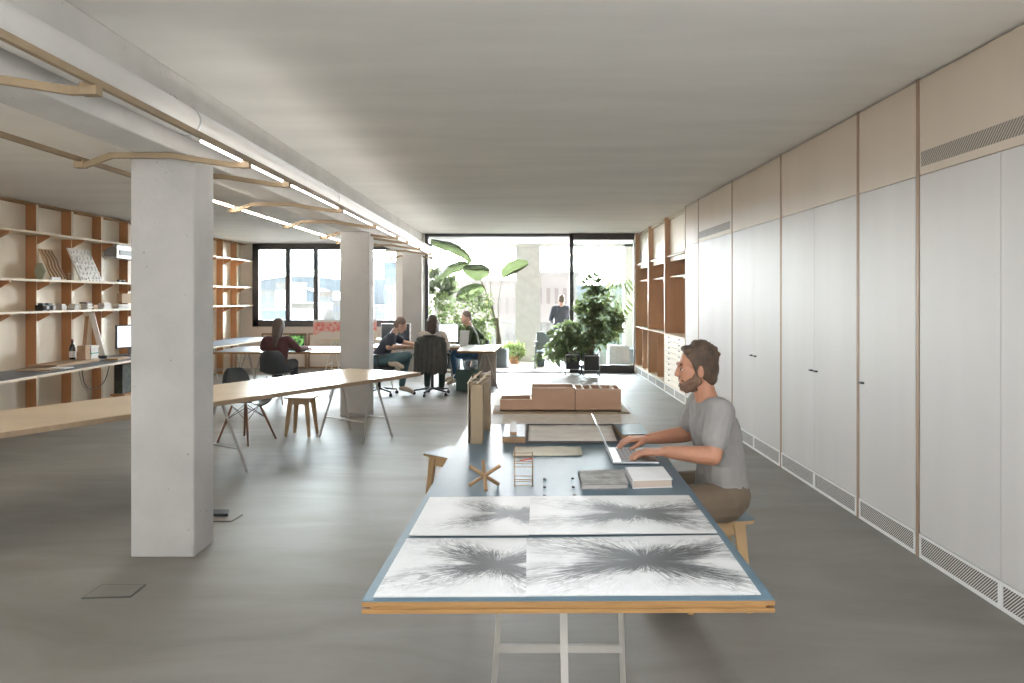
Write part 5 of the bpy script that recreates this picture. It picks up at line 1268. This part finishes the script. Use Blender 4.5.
big_leaf([(493, 312, .1), (490, 304, .1), (486, 299, .1)], 0, 6, [b0_, (497, 330, 0)], LP, tilt=(.3, -1, .1))
MB().tube([base + Vector((0, 0, .38)), base + Vector((-.02, 0, .8)), atY(497, 318, YP)], [.07, .055, .03], 10).build('trunk', bark, r)
# ---- leafy shrubs built from photo-space blobs
def shrub(kind, label, cx, Y, blobs, n, L, Wd, lm, seed, pot=None, trunk=None, droop=.3, group=None, cat='plant', updir=.25):
    """blobs: (x, y, rx, ry) in photo px at distance Y; leaves fill ellipsoids as deep as they are wide"""
    random.seed(seed); c0 = Vector(((cx - VX) / F * Y, Y, 0)); r = thing(kind, c0, label, cat, group)
    k = Y / F; tot = sum(b[2] * b[3] for b in blobs); mb = MB(); sm = MB()
    root = c0 + Vector((0, 0, pot[1] if pot else .05))
    for bx, by, rx, ry in blobs:
        C = atY(bx, by, Y); m_ = max(3, int(n * rx * ry / tot)); depth = min(rx, 14) * k * .8
        sm.tube([root, root.lerp(C, .55) + Vector((0, 0, .04)), C + Vector((0, 0, ry * k * .4))], [.016, .011, .004], 6)
        for _ in range(m_):
            a = random.uniform(0, 2 * math.pi); zc = random.uniform(-1, 1); q = math.sqrt(1 - zc * zc); rr_ = random.uniform(.35, 1) ** .6
            o = Vector((math.cos(a) * q * rx * k * rr_, math.sin(a) * q * depth * rr_, zc * ry * k * rr_)); p = C + o
            d = (o.normalized() * .7 + rdir() * .6 + Vector((0, 0, updir))).normalized(); nn = (Vector((0, -.35, 1)) + rdir() * .9)
            l_ = L * random.uniform(.7, 1.25); leaf(mb, p - d * l_ * .5, d, nn, l_, Wd * random.uniform(.8, 1.2), droop)
    mb.build('foliage', lm, r, fix=False); sm.build('branches', bark, r)
    return r, c0
# rubber plant with big oval leaves, left behind the dark frame
r, c = shrub('rubber_plant', 'plant with large grey-green oval leaves at the left of the terrace opening', 438, 16.0, [(440, 285, 14, 16), (446, 300, 9, 16), (432, 282, 6, 14), (451, 283, 7, 12)], 90, .26, .19, LR, 2, pot=(.2, .35), droop=.1, updir=.6)
pot_round(r, c, .2, .35, slate)
r, c = shrub('ficus_shrub', 'bushy small-leaved green shrub filling the left of the terrace opening', 452, 15.5, [(436, 318, 12, 24), (450, 330, 15, 30), (466, 315, 14, 26), (478, 312, 12, 22), (484, 300, 10, 12), (470, 336, 16, 18), (442, 300, 10, 10), (488, 330, 8, 18)], 1900, .085, .05, LG, 3, pot=(.24, .38))
pot_round(r, c, .24, .38, slate)
c = Vector(((470 - VX) / F * 15.4, 15.4, 0))
r, c = shrub('leafy_plant', 'mid-green leafy plant in a dark pot behind the person in green', 471, 15.2, [(470, 340, 12, 14), (462, 330, 8, 12), (482, 338, 8, 12)], 420, .11, .05, LG, 5, pot=(.21, .36)); pot_round(r, c, .21, .36, slate)
r, c = shrub('pale_shrub', 'small pale green potted plant standing before the terrace pillar', 514, 16.6, [(514, 352, 10, 9), (508, 346, 6, 6), (520, 350, 6, 9)], 330, .12, .06, LP, 6, pot=(.13, .22), updir=.6); pot_round(r, c, .13, .22, mat('terracotta', (.38, .20, .12), .8))
# potted plants on wheeled stands in front of the glass
def wheeled(r, c, rad, h, lift):
    q = rad * .92
    b = MB(); b.box(c.x - q, c.x + q, c.y - q, c.y + q, lift, lift + h); b.build('planter', blackpot, r, bevel=.012)
    MB().box(c.x - q + .01, c.x + q - .01, c.y - q + .01, c.y + q - .01, lift + h, lift + h + .004).build('soil', soil, r)
    for sx_ in (-1, 1):
        for sy in (-1, 1):
            f = MB().tube([(c.x + sx_ * (q + .012), c.y + sy * (q + .012), .05), (c.x + sx_ * (q + .012), c.y + sy * (q + .012), lift + h - .02)], .007, 6).build('stand_post', M['alu'], r)
            w2 = MB().tube([(c.x + sx_ * (q + .012) - .010, c.y + sy * (q + .012), .026), (c.x + sx_ * (q + .012) + .010, c.y + sy * (q + .012), .026)], .025, 12); w2.build('caster', M['black'], f)
    b = MB()
    for z in (lift + .0, lift + h - .03):
        for sy in (-1, 1): b.bar((c.x - q - .012, c.y + sy * (q + .012), z), (c.x + q + .012, c.y + sy * (q + .012), z), .01, .012)
        for sx_ in (-1, 1): b.bar((c.x + sx_ * (q + .012), c.y - q - .012, z), (c.x + sx_ * (q + .012), c.y + q + .012, z), .01, .012)
    b.build('stand_frame', M['alu'], r)
r, c = shrub('indoor_tree', 'tall bushy tree in a black planter on wheels before the terrace glass', 591, 14.10, [(594, 283, 13, 12), (597, 298, 16, 13), (590, 312, 19, 13), (602, 318, 22, 15), (608, 330, 17, 12), (588, 328, 16, 13), (596, 342, 15, 9), (616, 318, 9, 11), (580, 306, 8, 8)], 1150, .16, .060, LG, 9, pot=(.15, .45))
wheeled(r, c, .16, .33, .12); 
for dx_ in (-.03, .0, .035): MB().tube([c + Vector((dx_, 0, .44)), c + Vector((dx_ * 2, .01, .9)), c + Vector((dx_ * 4, 0, 1.5))], [.017, .014, .008], 8).build('trunk', bark, r)
r, c = shrub('philodendron', 'broad leafy bush in a black planter on wheels beside the indoor tree', 572.5, 14.35, [(562, 334, 15, 12), (572, 330, 13, 14), (556, 348, 12, 12), (572, 350, 15, 12), (584, 346, 10, 13)], 400, .20, .10, LD, 12, pot=(.15, .45), droop=.45)
wheeled(r, c, .15, .33, .12)
# palm behind the glass with its cube planter
random.seed(15); Yq = 16.4; c = Vector(((618 - VX) / F * Yq, Yq, 0))
r = thing('areca_palm', c, 'arching palm in a grey cube planter behind the right terrace glass', 'plant')
MB().box(c.x - .24, c.x + .24, c.y - .22, c.y + .22, .012, .46).build('planter', greyc, r, bevel=.012); MB().box(c.x - .22, c.x + .22, c.y - .2, c.y + .2, .46, .465).build('soil', soil, r)
for k in range(17):
    a = random.uniform(0, 2 * math.pi); rch = random.uniform(.2, .4); hh = random.uniform(.9, 1.75)
    P = [c + Vector((0, 0, .45)), c + Vector((math.cos(a) * rch * .3, math.sin(a) * rch * .25, .45 + hh * .6)), c + Vector((math.cos(a) * rch * .75, math.sin(a) * rch * .4, .45 + hh * .95)), c + Vector((math.cos(a) * rch * 1.25, math.sin(a) * rch * .6, .45 + hh * .85))]
    fr = MB().tube(P, [.009, .007, .005, .003], 5).build('frond_stem', LP, r); mb = MB()
    for j in range(16):
        t = .35 + .65 * j / 15; f = t * 3; i = min(int(f), 2); p = P[i].lerp(P[i + 1], f - i); d = (P[i + 1] - P[i]).normalized()
        for q in (-1, 1):
            sd = d.cross(Vector((0, 0, 1))).normalized() * q; leaf(mb, p, (sd + d * .8 + Vector((0, 0, .1))), Vector((0, 0, 1)), .20 * (1.1 - t * .5), .022, .45, 3)
    mb.build('frond', LG, fr, fix=False)
tag(MB().box(2.62, 2.98, 16.6, 16.95, .012, .36).build('blue_planter', mat('pale_blue_planter', (.22, .27, .32), .7), bevel=.012), 'low pale blue planter box behind the glass, at the far right', 'planter')
c = Vector(((600 - VX) / F * 15.7, 15.7, 0)); r = thing('glass_carboy', c, 'pale round demijohn on the terrace behind the glass, beside the tree pot', 'jar')
MB().lathe(c, [(.12, .013), (.15, .08), (.155, .22), (.10, .33), (.04, .38), (.04, .42)], 20).build('body', mat('pale_blue_glass', (.38, .46, .50), .25), r)
MB().lathe(c, [(.043, .415), (.043, .44)], 16).build('stopper', M['card'], r)
# drooping climber at the left of the chair
r, c = shrub('trailing_plant', 'sparse trailing plant with drooping leaves on the terrace beside the low chair', 541, 15.9, [(540, 345, 5, 5), (537, 354, 4, 8), (545, 350, 4, 5)], 42, .19, .10, LD, 14, pot=(.10, .18), droop=.8); pot_round(r, c, .1, .18, slate)
# outdoor chair
X0 = (547 - VX) / F * 15.6
r = thing('terrace_chair', (X0, 15.6, 0), 'low grey-blue armchair on the terrace, left of the wheeled plants', 'chair'); gm = mat('grey_green_chair_frame', (.17, .21, .21), .5); z0 = .012
for sx_ in (-1, 1):
    for sy in (-1, 1): MB().bar((X0 + sx_ * .24, 15.6 + sy * .20, .60 if sy < 0 else .58), (X0 + sx_ * .28, 15.6 + sy * .26, z0), .03, .03).build('leg', gm, r)
    MB().bar((X0 + sx_ * .25, 15.35, .60), (X0 + sx_ * .25, 15.85, .60), .05, .02).build('armrest', gm, r)
MB().box(X0 - .24, X0 + .24, 15.38, 15.84, .36, .40).build('seat', mat('blue_grey_cushion', (.14, .18, .21), .8), r, bevel=.015)
MB().extrude([(X0 - .23, 15.82, .42), (X0 + .23, 15.82, .42), (X0 + .23, 15.95, .80), (X0 - .23, 15.95, .80)], (0, .03, 0)).build('backrest', gm, r, bevel=.01)
